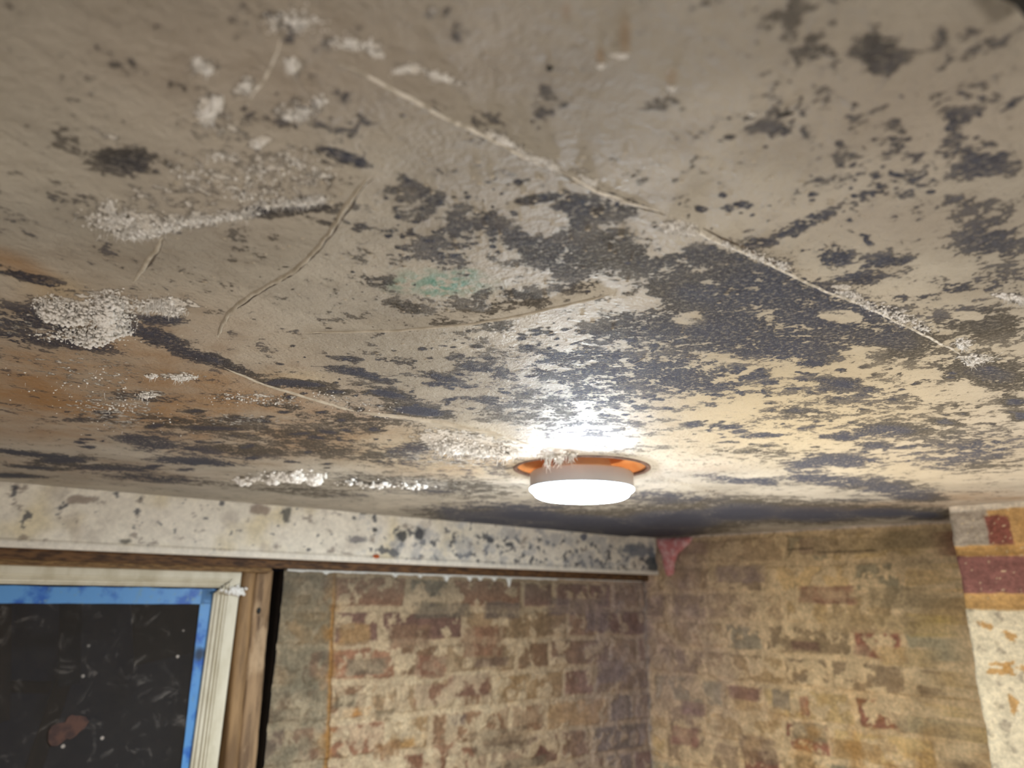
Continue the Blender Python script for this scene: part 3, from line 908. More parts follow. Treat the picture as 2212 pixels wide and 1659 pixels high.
def beam():
    zl = np.arange(zb, HC + .006, 0.0022)
    sE = 0.004
    sl = lists(-3.0, sE, -1.66, sE, 0.0032, .1)
    Z, S = np.meshgrid(zl, sl, indexing='ij')
    s, z = S.ravel(), Z.ravel()
    col, rel = paint_beam(s, z)
    V = PL.o[None] + PL.d[None] * s[:, None] + PL.n[None] * rel[:, None]
    V[:, 2] = z + ZC
    Q = grid_quads(len(zl), len(sl))
    # underside and end return
    ns = len(sl)
    base = len(V)
    bk = PL.o[None] + PL.d[None] * sl[:, None] - PL.n[None] * 0.06
    bk[:, 2] = zb + ZC
    V = np.concatenate([V, bk])
    i = np.arange(ns - 1)
    Q2 = np.stack([base + i, base + i + 1, i + 1, i], 1)
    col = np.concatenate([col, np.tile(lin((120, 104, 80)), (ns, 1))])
    nz = len(zl)
    base2 = len(V)
    e = np.tile(PL.o - PL.n * 0.06 + PL.d * sE, (nz, 1))
    e[:, 2] = zl + ZC
    V = np.concatenate([V, e])
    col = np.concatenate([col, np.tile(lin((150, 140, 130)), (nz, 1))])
    j = np.arange(nz - 1)
    Q3 = np.stack([j * ns + ns - 1, base2 + j, base2 + j + 1, (j + 1) * ns + ns - 1], 1)
    o = np_mesh('boxed_beam', V, np.concatenate([Q, Q2, Q3]), M_BEAM, None, {'paint': col}, smooth=False)
    o.data.polygons.foreach_set('use_smooth', np.ones(len(o.data.polygons), bool))
    tag(o, 'long cream painted boxed beam under the ceiling, speckled with grey mould', 'beam')
    a, b = PL.hit(812, 1202)
    d = blob_mesh('rust_spot', PL.P(a, b, .001), 0.0085, 3, M_RUST, o, squash=(1, .6, .6), axis=PL)
    d['label'] = 'small round rusty orange spot'
    return o


def ico():
    t = (1 + 5 ** .5) / 2
    v = np.array([(-1, t, 0), (1, t, 0), (-1, -t, 0), (1, -t, 0), (0, -1, t), (0, 1, t), (0, -1, -t), (0, 1, -t), (t, 0, -1), (t, 0, 1), (-t, 0, -1), (-t, 0, 1)], float)
    v /= np.linalg.norm(v[0])
    f = [(0, 11, 5), (0, 5, 1), (0, 1, 7), (0, 7, 10), (0, 10, 11), (1, 5, 9), (5, 11, 4), (11, 10, 2), (10, 7, 6), (7, 1, 8), (3, 9, 4), (3, 4, 2), (3, 2, 6), (3, 6, 8), (3, 8, 9), (4, 9, 5), (2, 4, 11), (6, 2, 10), (8, 6, 7), (9, 8, 1)]
    return v, f


def ico2():
    v, f = ico()
    v = [tuple(p) for p in v]
    cache = {}

    def mid(a, b):
        k = (min(a, b), max(a, b))
        if k not in cache:
            m = (np.array(v[a]) + np.array(v[b])) / 2
            v.append(tuple(m / np.linalg.norm(m)))
            cache[k] = len(v) - 1
        return cache[k]
    nf = []
    for a, b, c in f:
        ab, bc, ca = mid(a, b), mid(b, c), mid(c, a)
        nf += [(a, ab, ca), (b, bc, ab), (c, ca, bc), (ab, bc, ca)]
    return np.array(v), nf


IV, IF = ico()
IV2, IF2 = ico2()


def blob_mesh(name, loc, r, seed, mat, parent=None, squash=(1, 1, 1), axis=None):
    rs = np.random.RandomState(seed)
    v = IV2 * (r * (1 + 0.16 * (rs.rand(len(IV2), 1) - .5)))
    v = v * np.array(squash)
    if axis is not None:
        w = v[:, :1] * axis.d[None] + v[:, 1:2] * axis.n[None]
        w[:, 2] = v[:, 2]
        v = w * 1.0
    v = v + np.array(loc)
    return mesh(name, v, IF2, mat, parent, True)


BEAM = beam()

# brown timber lintel in the shade below the beam
def box_on(P, name, s0, s1, z0, z1, o0, o1, mat, parent=None, jit=0.0):
    vs = [P.P(s, z, o) for z in (z0, z1) for s, o in ((s0, o0), (s1, o0), (s1, o1), (s0, o1))]
    return mesh(name, vs, [(0, 1, 2, 3), (7, 6, 5, 4), (0, 4, 5, 1), (1, 5, 6, 2), (2, 6, 7, 3), (3, 7, 4, 0)], mat, parent)


lt = box_on(PL, 'timber_lintel', -3.0, sK + .03, zb + .01, zbt + .0035, -0.062, -0.028, M_SOFFIT)
tag(lt, 'thin dark brown timber lintel in the shadow below the cream beam', 'lintel')
st = box_on(PL, 'lower_strip', -3.0, PL.hit(600, 1222)[0], zbt + .005, zbt - .006, -0.062, -0.034,
            mat_noise('brown_strip', (84, 60, 34), (140, 108, 66), 60, .7, (1, 1, 6)), lt)
st['label'] = 'paler brown lower edge'

# white mortar smeared along the top of the bricks, with a few drips
def mortar_bead():
    vs, fs = [], []
    s0, s1 = sG1 + .003, sK - .02
    drips = [(PLB.hit(u, 1250)[0], d) for u, d in [(962, .012), (1012, .009), (1035, .009), (1096, .022), (1065, .008), (1395, .012), (850, .006), (905, .007), (700, .004)]]
    N = 420
    for i in range(N):
        s = s0 + (s1 - s0) * i / (N - 1)
        dz = 0.0055 + 0.0030 * float(fbm(np.array([s]), np.array([0.3]), 38, 4, 301)[0])
        if PLB.hit(1200, 1250)[0] < s:
            dz *= 0.6
        for a, d in drips:
            dz += d * math.exp(-((s - a) / 0.0045) ** 2)
        top = zbt + .004
        o = 0.010
        for k, (zz, oo) in enumerate([(top, o), (top - dz * .6, o + .002), (top - dz, o - .001), (top - dz, 0.0)]):
            vs.append(PLB.P(s, zz, oo))
        if i:
            b = 4 * i
            for k in range(3):
                fs.append((b - 4 + k, b + k, b + k + 1, b - 3 + k))
    o = mesh('mortar_bead', vs, fs, M_MORTAR, WL, True)
    o['label'] = 'ragged white mortar line with drips'


mortar_bead()


# pink plaster scrap where beam, ceiling and right wall meet
def pink_patch():
    pts = [(1421, 1163), (1500, 1160), (1490, 1178), (1468, 1196), (1461, 1215), (1458, 1240), (1445, 1247), (1438, 1228), (1434, 1200), (1424, 1180)]
    P3 = []
    for (u, v) in pts:
        a, z = PR.hit(u, v)
        P3.append((a, min(z, HC - .002)))
    P3 = np.array(P3)
    c = P3.mean(0)
    vs, fs = [], []
    rings = [(1.0, 0.0), (0.93, 0.008), (0.75, 0.012), (0.4, 0.013), (0.02, 0.013)]
    M_ = 48
    # resample outline
    seg = np.vstack([P3, P3[:1]])
    L = np.concatenate([[0], np.cumsum(np.linalg.norm(np.diff(seg, axis=0), axis=1))])
    tt = np.linspace(0, L[-1], M_, endpoint=False)
    ox, oz = np.interp(tt, L, seg[:, 0]), np.interp(tt, L, seg[:, 1])
    for k, o in rings:
        for i in range(M_):
            a, z = c[0] + (ox[i] - c[0]) * k, c[1] + (oz[i] - c[1]) * k
            w = .003 * float(fbm(np.array([a]), np.array([z]), 60, 3, 310)[0])
            # keep it clear of the beam end: stand out a little further there
            vs.append(PR.P(a, z, 0.006 + o + w + max(0, 0.02 - a) * 0.3))
    for r in range(len(rings) - 1):
        for i in range(M_):
            j = (i + 1) % M_
            fs.append((r * M_ + i, r * M_ + j, (r + 1) * M_ + j, (r + 1) * M_ + i))
    o = mesh('plaster_scrap', vs, fs, M_PINK, WR, True)
    o['label'] = 'ragged pink plaster at the beam end'


pink_patch()

# ------------------------------------------------------------------ window
WIN = empty('window_1', PLB.P(-1.7, -0.4))
tag(WIN, kind='structure')
sO = PLB.hit(522, 1240)[0]            # outer right edge of the frame
sI = PLB.hit(468, 1272)[0]            # inner right edge
zO = PLB.hit(300, 1229)[1] + .003
zI = PLB.hit(300, 1266)[1]
sL, zLo = -2.24, -1.08                # far side and sill, out of view
wT = zO - zI
wR = sO - sI


def moulding(name, a, b, inward, w, mat, parent):
    """frame member from a to b (s,z on the outer line), profile stepped from the outer edge inwards, mitred"""
    prof = [(0, -.03), (0, .0), (.04, .004), (.50, .004), (.53, .0015), (.60, .0015), (.64, -.003), (.72, -.002), (.76, -.007), (.88, -.008), (.92, -.012), (1.0, -.013), (1.0, -.05)]
    a, b, inward = np.array(a, float), np.array(b, float), np.array(inward, float)
    t = (b - a) / np.linalg.norm(b - a)
    vs, fs = [], []
    N = 24
    for i in range(N + 1):
        for (k, o) in prof:
            d = k * w
            p = a + (b - a) * i / N
            shrink = d * (1 - 2 * i / N)      # mitre
            p = p + t * shrink + inward * d
            vs.append(PLB.P(p[0], p[1], o + .0006 * float(fbm(np.array([p[0] * 3]), np.array([p[1] * 3]), 9, 3, 400)[0])))
    m = len(prof)
    for i in range(N):
        for k in range(m - 1):
            fs.append((i * m + k, i * m + k + 1, (i + 1) * m + k + 1, (i + 1) * m + k))
    return mesh(name, vs, fs, mat, parent)


moulding('top_rail', (sL, zO), (sO, zO), (0, -1), wT, M_CREAM, WIN)
moulding('stile', (sO, zO), (sO, zLo), (-1, 0), wR, M_CREAM, WIN)
moulding('stile', (sL, zLo), (sL, zO), (1, 0), wR, M_CREAM, WIN)
moulding('bottom_rail', (sO, zLo), (sL, zLo), (0, 1), wT, M_CREAM, WIN)


def mat_blue():
    s = NT('blue_masking_tape')
    n = s.noise(16, 4, .6, stretch=(1, 1, 1))
    f = s.noise(90, 5, .65)
    c = s.mix(s.ss(n, .38, .52), L4(30, 88, 170), L4(84, 140, 196))
    c = s.mix(s.ss(f, .55, .72), c, L4(104, 140, 160))
    c = s.mix(s.ss(s.noise(7, 3, .6), .56, .62), c, L4(14, 40, 70))
    s.l(c, s.b.inputs['Base Color'])
    s.b.inputs['Roughness'].default_value = .45
    s.bump(f, .0006, .7)
    return s.m


def tape(name, quad, seed, parent):
    """strip with a ragged outer edge: quad = (outer a, outer b, inner a, inner b)"""
    oa, ob, ia, ib = [np.array(q, float) for q in quad]
    vs, fs = [], []
    N = 160
    for i in range(N + 1):
        t = i / N
        o, n_ = oa + (ob - oa) * t, ia + (ib - ia) * t
        e = (o - n_) / np.linalg.norm(o - n_)
        rg = 0.0022 * float(fbm(np.array([t * 7]), np.array([seed * 1.0]), 2, 4, seed)[0])
        rg2 = 0.0008 * float(fbm(np.array([t * 7]), np.array([seed + .5]), 3, 3, seed + 3)[0])
        for q, off in ((n_ + e * rg2, -.0215), (n_ + e * rg2, -.0203), (o + e * rg, -.0203), (o + e * rg, -.0215)):
            vs.append(PLB.P(q[0], q[1], off))
    for i in range(N):
        for k in range(3):
            fs.append((4 * i + k, 4 * i + k + 1, 4 * i + 5 + k, 4 * i + 4 + k))
    return mesh(name, vs, fs, mat_blue_, parent)


mat_blue_ = mat_blue()
GB = 0.0215
zT0 = PLB.hit(200, 1268, GB)[1]
zT1 = PLB.hit(200, 1304, GB)[1]
sT0 = PLB.hit(466, 1290, GB)[0]
sT0b = PLB.hit(428, 1650, GB)[0]
sT1 = PLB.hit(431, 1306, GB)[0]
sT1b = PLB.hit(392, 1655, GB)[0]
zbm = PLB.hit(410, 1655, GB)[1]
k_ = (zLo + .04 - zT0) / (zbm - zT0)
tp = tape('blue_border', ((sL + .03, zT0), (sT0, zT0), (sL + .03, zT1), (sT0, zT1)), 5, WIN)
tp['label'] = 'blue painted border along the top of the glass'
tp = tape('blue_border', ((sT0, zT0), (sT0 + (sT0b - sT0) * k_, zLo + .04), (sT1, zT0), (sT1 + (sT1b - sT1) * k_, zLo + .04)), 9, WIN)
tp['label'] = 'blue painted border down the right of the glass'


def mat_glass():
    s = NT('dirty_window_glass')
    t = s.t
    gl = s.n('ShaderNodeBsdfGlossy')
    gl.inputs['Roughness'].default_value = .04
    tr = s.n('ShaderNodeBsdfTransparent')
    tr.inputs[0].default_value = (.72, .74, .76, 1)
    fr = s.n('ShaderNodeFresnel')
    fr.inputs[0].default_value = 1.5
    mx = s.n('ShaderNodeMixShader')
    s.l(fr.outputs[0], mx.inputs[0])
    s.l(tr.outputs[0], mx.inputs[1])
    s.l(gl.outputs[0], mx.inputs[2])
    df = s.n('ShaderNodeBsdfDiffuse')
    df.inputs[0].default_value = L4(190, 180, 170)
    v = s.n('ShaderNodeTexVoronoi')
    v.inputs['Scale'].default_value = 24
    s.l(s.obj(), v.inputs['Vector'])
    sp = s.ss(v.outputs['Distance'], .05, .10, 1.0, 0.0)
    rnd = s.n('ShaderNodeSeparateColor')
    s.l(v.outputs['Color'], rnd.inputs[0])
    sp = s.math('MULTIPLY', sp, s.math('GREATER_THAN', rnd.outputs[0], .55))
    dust = s.ss(s.noise(28, 7, .7, dist=1.0), .55, .85, 0.0, .35)
    dirt = s.math('ADD', s.math('MULTIPLY', sp, .6), s.math('ADD', dust, .035), clamp=True)
    m2 = s.n('ShaderNodeMixShader')
    s.l(dirt, m2.inputs[0])
    s.l(mx.outputs[0], m2.inputs[1])
    s.l(df.outputs[0], m2.inputs[2])
    s.l(m2.outputs[0], s.out.inputs[0])
    return s.m


box_on(PLB, 'pane', sL + .02, sO - .02, zLo + .02, zO - .02, -GB - .001, -GB - .004, mat_glass(), WIN)

# a dark store behind the glass with timbers leaning in it
store = mat_noise('dark_store', (66, 76, 104), (96, 100, 116), 9, .9)
sb = [PLB.P(s, z, -.9) for s, z in ((-3.2, -1.6), (-.2, -1.6), (-.2, .3), (-3.2, .3))]
bk = [PLB.P(s, z, -.085) for s, z in ((-3.2, -1.6), (-1.2, -1.6), (-1.2, .3), (-3.2, .3))]
w3 = mesh('wall_store', sb + bk, [(0, 1, 2, 3), (0, 1, 5, 4), (3, 2, 6, 7), (0, 3, 7, 4), (1, 2, 6, 5)], store)
tag(w3, kind='structure')
wood_d = mat_noise('dark_timber', (44, 36, 32), (70, 56, 46), 20, .8, (1, 1, .3))


def plank(name, u0, v0, u1, v1, wpx, back, mat, label, cat, group=None, thick=.02):
    a0, z0_ = PLB.hit(u0, v0, back)
    a1, z1_ = PLB.hit(u1, v1, back)
    d = np.array([a1 - a0, z1_ - z0_])
    n = np.array([-d[1], d[0]]) / np.linalg.norm(d) * (wpx * .0014)
    q = [(a0 + n[0], z0_ + n[1]), (a0 - n[0], z0_ - n[1]), (a1 - n[0], z1_ - n[1]), (a1 + n[0], z1_ + n[1])]
    vs = [PLB.P(a, z, -back) for a, z in q] + [PLB.P(a, z, -back - thick) for a, z in q]
    o = mesh(name, vs, [(0, 1, 2, 3), (7, 6, 5, 4), (0, 4, 5, 1), (1, 5, 6, 2), (2, 6, 7, 3), (3, 7, 4, 0)], mat)
    tag(o, label, cat, group)
    return o


plank('leaning_timber', 155, 1240, 150, 1480, 14, .35, mat_noise('black_post', (12, 14, 18), (24, 26, 32), 20, .8), 'black upright post seen through the window glass', 'post')
plank('leaning_timber', 60, 1700, 150, 1440, 12, .55, wood_d, 'brown timber leaning behind the window glass', 'timber')
plank('leaning_timber', -60, 1482, 110, 1486, 9, .62, wood_d, 'brown horizontal timber across the left of the window glass', 'timber')
plank('leaning_timber', 10, 1240, 5, 1560, 10, .5, wood_d, 'dark upright timber at the far left behind the glass', 'timber')
plank('store_board', 360, 1240, 370, 1420, 60, .6, mat_noise('grey_board', (52, 48, 44), (70, 64, 58), 14, .85), 'grey board standing behind the right of the window glass', 'board')


def rust_leaf():
    a, z = PLB.hit(147, 1578, .01)
    rs = np.random.RandomState(12)
    c = []
    N = 22
    for i in range(N):
        t = 2 * pi * i / N
        r = 0.022 * (0.95 + .35 * math.sin(2 * t + .7) + .12 * math.sin(5 * t) + .08 * rs.rand())
        c.append((a + r * cos(t), z + r * 1.1 * sin(t)))
    vs = [PLB.P(x, y, -GB + .0008) for x, y in c] + [PLB.P(x, y, -GB - .0005) for x, y in c]
    fs = [list(range(N)), list(range(2 * N - 1, N - 1, -1))] + [(i, (i + 1) % N, N + (i + 1) % N, N + i) for i in range(N)]
    o = mesh('rust_smear', vs, fs, mat_noise('brown_smear', (58, 42, 38), (84, 58, 48), 60, .8), WIN)
    o['label'] = 'brown smear stuck on the glass'


rust_leaf()


# timber post between the window and the bricks
def mat_post():
    s = NT('weathered_timber')
    g = s.noise(60, 7, .65, stretch=(1, 1, .10), dist=.4)
    c = s.mix(s.ss(g, .32, .66), L4(86, 64, 44), L4(158, 128, 94))
    p = s.ss(s.noise(18, 5, .6, stretch=(1, 1, .35)), .50, .60)
    c = s.mix(s.math('MULTIPLY', p, .75), c, L4(184, 156, 122))
    k = s.ss(s.noise(36, 4, .6, stretch=(1, 1, .06)), .62, .68)
    c = s.mix(k, c, L4(36, 22, 16))
    s.l(c, s.b.inputs['Base Color'])
    s.b.inputs['Roughness'].default_value = .75
    s.bump(g, .0022, .9)
    return s.m


def post():
    t = empty('timber_post', PLB.P((sO + sG0) / 2, -2.0))
    tag(t, 'weathered brown timber post between the window frame and the brick wall', 'post')
    mp = mat_post()
    sA = PLB.hit(524, 1240)[0]
    sB = PLB.hit(592, 1240)[0]
    sM = sA + (sB - sA) * .42
    zs = np.concatenate([np.arange(-2, -.55, .1), np.arange(-.55, zbt + .004, .006)])

    def part(name, s0, s1, out, seed, mat):
        vs, fs = [], []
        for i, z in enumerate(zs):
            lean = .010 * min(max(-z, 0), .6) / .35
            r = [float(fbm(np.array([k * 2.7]), np.array([z]), 9, 4, seed + k)[0]) for k in range(4)]
            for (s, o) in [(s0 + .0008 * r[0], -.06), (s0 + .001 * r[0], out - .004), (s0 + .005, out + .001 * r[1]), ((s0 + s1) / 2, out + .0015 * r[2]), (s1 - .006, out + .0014 * r[3]), (s1 + .0025 * r[3], out - .006), (s1 + .0025 * r[3], -.06)]:
                vs.append(PLB.P(s + lean, z, o))
            if i:
                b = 7 * i
                for k in range(6):
                    fs.append((b - 7 + k, b + k, b + k + 1, b - 6 + k))
        return mesh(name, vs, fs, mat, t, True)
    part('edge_strip', sA, sM, .006, 500, mat_noise('tan_strip', (110, 84, 56), (154, 122, 84), 50, .7, (1, 1, .12), 7, .0014))
    part('post_body', sM + .001, sB, -.001, 520, mp)
    a, z = PLB.hit(559, 1319)
    blob_mesh('nail_hole', PLB.P(a, z, .0), .0045, 4, M_SPECK, t, (1, .4, 1.4), PLB)


post()
WG = box_on(PLB, 'wall_gap', sG0 - .006, sG1 + .004, -2.0, zbt, -.075, -.07, M_DARK, WL)

# ------------------------------------------------------------------ ceiling lamp
def lathe(name, prof, c, mat, parent, N=96):
    """prof: (radius, drop below the ceiling)"""
    vs, fs = [], []
    for i in range(N):
        a = 2 * pi * i / N
        for r, d in prof:
            vs.append((c[0] + r * cos(a), c[1] + r * sin(a), ZT - d))
    m = len(prof)
    for i in range(N):
        j = (i + 1) % N
        for k in range(m - 1):
            fs.append((i * m + k, j * m + k, j * m + k + 1, i * m + k + 1))
    return mesh(name, vs, fs, mat, parent, True)


LAMP = empty('ceiling_lamp', (LC[0], LC[1], ZT))
tag(LAMP, 'round white ceiling lamp, switched on, over a copper coloured backplate', 'lamp')
lb = LR * 222 / 287
o = lathe('backplate', [(LR - .002, -.001), (LR * .93, -.006), (LR * .84, -.013), (LR * .72, -.0165), (LR * .6, -.018), (0.001, -.018)], LC, M_COPPER, LAMP)
o['label'] = 'copper coloured dished backplate'
o = lathe('rim', [(LR + .0035, -.003), (LR + .003, .0016), (LR + .0005, .0024), (LR - .003, .0012), (LR - .003, -.002)], LC, M_RIM, LAMP)
lathe('housing', [(0.001, -.014), (lb * .55, -.012), (lb * .6, .004), (lb * .96, .006), (lb, .009), (lb * 1.0, .0275), (lb * 1.006, .0285), (lb * .97, .0290)], LC, M_WHITE, LAMP)
lathe('lens_ring', [(lb * .985, .0288), (lb * 1.010, .0295), (lb * 1.010, .0315), (lb * .985, .0335), (lb * .925, .0340)], LC, M_GLOW2, LAMP)
lathe('diffuser', [(lb * .93, .0335), (lb * .925, .036), (lb * .90, .0395), (lb * .82, .0425), (lb * .6, .044), (lb * .3, .0447), (0.0008, .045)], LC, M_GLOW, LAMP)


# ------------------------------------------------------------------ raised seams, their painted shade, and cracks of the ceiling
def seam(name, px, width, height, seed, mat, label=None, wob=.0012, lump=.35):
    pts = np.array([cpt(*p) for p in px])
    L = np.concatenate([[0], np.cumsum(np.linalg.norm(np.diff(pts, axis=0), axis=1))])
    N = max(20, int(L[-1] / .0018))
    t = np.linspace(0, L[-1], N)
    x, y = np.interp(t, L, pts[:, 0]), np.interp(t, L, pts[:, 1])
    # smooth the corners
    k = np.ones(15) / 15
    xs, ys = np.convolve(np.pad(x, 7, 'edge'), k, 'valid'), np.convolve(np.pad(y, 7, 'edge'), k, 'valid')
    w = wob * fbm(t, t * 0 + seed, 60, 3, seed)
    dx, dy = np.gradient(xs), np.gradient(ys)
    n = np.hypot(dx, dy) + 1e-9
    nx, ny = -dy / n, dx / n
    xs, ys = xs + nx * w, ys + ny * w
    end = np.minimum(1, np.minimum(t, L[-1] - t) / .02)
    hh = height * (1 + lump * 2 * fbm(t, t * 0 + seed + .5, 130, 3, seed + 5)) * end
    ww = width * (1 + lump * fbm(t, t * 0 + seed + .9, 90, 3, seed + 7)) * (.4 + .6 * end)
    base = ceil_relief(xs, ys)
    cs = [(-1, 1.0), (-.7, -.45), (0, -1), (.7, -.45), (1, 1.0)]
    V = []
    for a, b in cs:
        V.append(np.stack([xs + nx * ww * a, ys + ny * ww * a, ZT + base + (hh * b if b < 0 else .0012)], 1))
    V = np.stack(V, 1).reshape(-1, 3)
    m = len(cs)
    o = np_mesh(name, V, grid_quads(N, m), mat, CEIL)
    if label:
        o['label'] = label
    return o


M_SEAMC = mat_noise('ceiling_coloured_seam', (170, 160, 142), (196, 187, 170), 120, .6, bumpd=.0006)
M_CRUST = mat_noise('salt_crusted_seam', (176, 168, 152), (232, 226, 214), 190, .7, bumpd=.001, lo=.42, hi=.58)
M_CRACK_SHADE = mat_noise('dirty_crack_and_shade', (70, 62, 54), (120, 108, 94), 150, .8, bumpd=.0006)  # for joint cracks, and for shade painted beside raised seams
seam('plaster_seam', [(710, 125), (780, 160), (900, 220), (1030, 288), (1110, 330), (1190, 368)], .0011, .0009, 1, M_CRUST, 'white crusted joint running down from the upper left')
seam('plaster_seam', [(1190, 362), (1260, 400), (1330, 432), (1440, 465)], .0009, .0009, 2, M_CRUST)
seam('plaster_seam', [(1235, 392), (1300, 425), (1395, 458)], .0006, .0006, 3, M_CRUST, wob=.0003)
seam('plaster_crack_shade', [(1200, 372), (1280, 412), (1360, 442), (1450, 472)], .0013, .0003, 13, M_CRACK_SHADE)
seam('plaster_seam', [(1440, 465), (1480, 490), (1560, 530), (1640, 565), (1700, 592), (1780, 630), (1860, 660), (1960, 706), (2080, 770)], .0013, .0007, 4, M_CRUST)
seam('plaster_crack_shade', [(1510, 490), (1560, 515), (1620, 548), (1700, 585)], .0012, .0003, 14, M_CRACK_SHADE)
seam('plaster_seam', [(806, 374), (785, 390), (750, 440), (725, 480), (700, 515), (665, 555), (645, 575), (600, 603), (550, 632), (500, 668), (478, 705), (468, 735)], .0013, .0024, 5, M_SEAMC, 'long raised plaster seam curving down to the left')
seam('plaster_seam', [(612, 70), (600, 115), (575, 165), (545, 205), (525, 235)], .0006, .0007, 6, M_CRUST)
seam('plaster_seam', [(515, 255), (500, 270), (484, 288)], .0009, .0010, 16, M_CRUST)
seam('plaster_seam', [(352, 505), (340, 535), (325, 556), (305, 585), (284, 616)], .0015, .0018, 7, M_SEAMC)
seam('plaster_seam', [(650, 718), (760, 715), (860, 711), (960, 702), (1040, 693), (1110, 680), (1190, 664), (1270, 648), (1340, 634)], .0011, .0015, 8, M_SEAMC, 'straight raised line crossing the middle of the ceiling', wob=.0004, lump=.1)
seam('plaster_crack_shade', [(812, 378), (792, 394), (757, 444), (732, 484), (707, 519), (672, 559), (652, 579), (607, 607), (557, 636), (507, 672)], .0007, .0003, 25, M_CRACK_SHADE, lump=.5)  # dark line painted as the shaded side of the curved seam
seam('plaster_crack_shade', [(357, 509), (345, 539), (330, 560), (310, 589)], .0009, .0004, 26, M_CRACK_SHADE, lump=.5)  # painted shade along the short seam at left
seam('plaster_crack_shade', [(650, 721), (760, 718), (860, 714), (960, 705), (1040, 696), (1110, 683), (1190, 667)], .0007, .0003, 27, M_CRACK_SHADE, wob=.0004)  # painted shade along the straight raised line
seam('plaster_seam', [(1360, 790), (1410, 765)], .0008, .0006, 9, M_SEAMC, wob=.0003, lump=.1)
seam('plaster_fold', [(775, 885), (850, 895), (930, 908), (1000, 922), (1060, 932), (1110, 948), (1160, 962)], .0040, .0022, 10, M_SEAMC, 'pale folded edge running towards the lamp', wob=.002, lump=.2)
seam('plaster_seam', [(480, 790), (560, 825), (650, 850), (775, 885)], .0022, .0014, 11, M_SEAMC)
seam('plaster_seam', [(2130, 790), (2150, 770), (2180, 755)], .0009, .0008, 12, M_CRUST)
# small nibs and blisters of paint
def nibs():
    rs = np.random.RandomState(31)
    vs, fs = [], []
    for _ in range(260):
        u, v = rs.uniform(380, 1900), rs.uniform(330, 780)
        c = cpt(u, v)
        r = rs.uniform(.0005, .0011)
        z = float(ceil_relief(np.array([c[0]]), np.array([c[1]]))[0]) + ZT
        b = len(vs)
        st_ = rs.uniform(1, 2.2)
        for p in IV:
            vs.append((c[0] + p[0] * r * st_, c[1] + p[1] * r, z + p[2] * r * .7))
        fs += [tuple(b + i for i in f) for f in IF]
    o = mesh('paint_nibs', vs, fs, M_SEAMC, CEIL, True)
    o['kind'] = 'stuff'


nibs()


# ------------------------------------------------------------------ salt efflorescence: fluffy clumps hanging from the ceiling
def salt_patch(name, label, blobs, n, size, hang, seed, needle=.5, group=None, mat=None):
    """blobs: (u, v, ru, rv, angle, weight) on the ceiling"""
    rs = np.random.RandomState(seed)
    wts = np.array([b[5] for b in blobs], float)
    wts /= wts.sum()
    vs, fs = [], []
    for _ in range(n):
        u, v, ru, rv, ang, _w = blobs[rs.choice(len(blobs), p=wts)]
        a = radians(ang)
        g = rs.normal(size=2) * .5
        g = np.clip(g, -1.2, 1.2)
        c = cpt(u + g[0] * ru * cos(a) - g[1] * rv * sin(a), v + g[0] * ru * sin(a) + g[1] * rv * cos(a))
        z = ZT + float(ceil_relief(np.array([c[0]]), np.array([c[1]]))[0])
        fall = math.exp(-(g @ g) * 1.2)
        r = size * rs.uniform(.45, 1.25) * (.5 + .7 * fall)
        dz = hang * fall * rs.uniform(0, 1)
        b = len(vs)
        if rs.rand() < needle:
            # curved needle of crystal
            ln = r * rs.uniform(2.2, 5.0)
            rr = r * .33
            dx, dy = rs.normal(size=2) * ln * .28
            for k in range(4):
                t = k / 3
                q = rr * (1 - t * .8)
                for m in range(4):
                    an = m * pi / 2 + k
                    vs.append((c[0] + dx * t * t + q * cos(an), c[1] + dy * t * t + q * sin(an), z + .0006 - dz * .3 - ln * t))
            for k in range(3):
                for m in range(4):
                    fs.append((b + 4 * k + m, b + 4 * k + (m + 1) % 4, b + 4 * k + 4 + (m + 1) % 4, b + 4 * k + 4 + m))
        else:
            jit = 1 + .35 * (rs.rand(len(IV), 1) - .5)
            p = IV * jit * r * rs.uniform(.7, 1.3, 3)
            for q in p:
                vs.append((c[0] + q[0], c[1] + q[1], z - dz + q[2] * .8))
            fs += [tuple(b + i for i in f) for f in IF]
    o = mesh(name, vs, fs, mat or M_SALT, None, True)
    tag(o, label, 'salt growth', group, 'stuff')
    return o


salt_patch('salt_fluff', 'big cottony white salt clump on the ceiling at the left above the rusty area',
           [(235, 660, 34, 30, 0, 4), (245, 690, 44, 26, 10, 2.6), (118, 655, 40, 20, 10, 1.4), (200, 712, 70, 14, 5, 1.6), (160, 668, 60, 18, 0, 1.4)], 3400, .0013, .012, 41, .45)
salt_patch('salt_fluff', 'whitish hairy salt spray right beside the big cottony clump', [(340, 658, 60, 18, 0, 2), (375, 672, 30, 10, 0, 1)], 420, .0012, .004, 42, .8)
salt_patch('salt_hair', 'wide band of hairy white salt under the dark oval stain at upper left',
           [(260, 470, 80, 26, 5, 2), (300, 500, 70, 12, -6, 2), (240, 440, 14, 16, 0, .6), (380, 478, 60, 12, -10, 1.4), (450, 468, 60, 9, -6, 1.2), (520, 455, 50, 12, -8, 1)], 1100, .0010, .003, 43, .75)
salt_patch('salt_hair', 'fringe of white salt along the top of the dark stain left of the curved seam',
           [(600, 434, 60, 8, -4, 1), (660, 430, 50, 8, -6, 1.2), (690, 424, 20, 9, 0, .6)], 420, .0009, .003, 44, .85)
salt_patch('salt_hair', 'scattered white salt tufts above the wide hairy band',
           [(420, 370, 70, 24, 10, 1), (560, 380, 110, 44, 0, 2), (640, 340, 40, 22, 0, 1), (480, 330, 40, 14, 0, .7), (690, 370, 40, 24, 0, .8), (540, 420, 60, 14, 0, 1)], 520, .0007, .002, 45, .6)
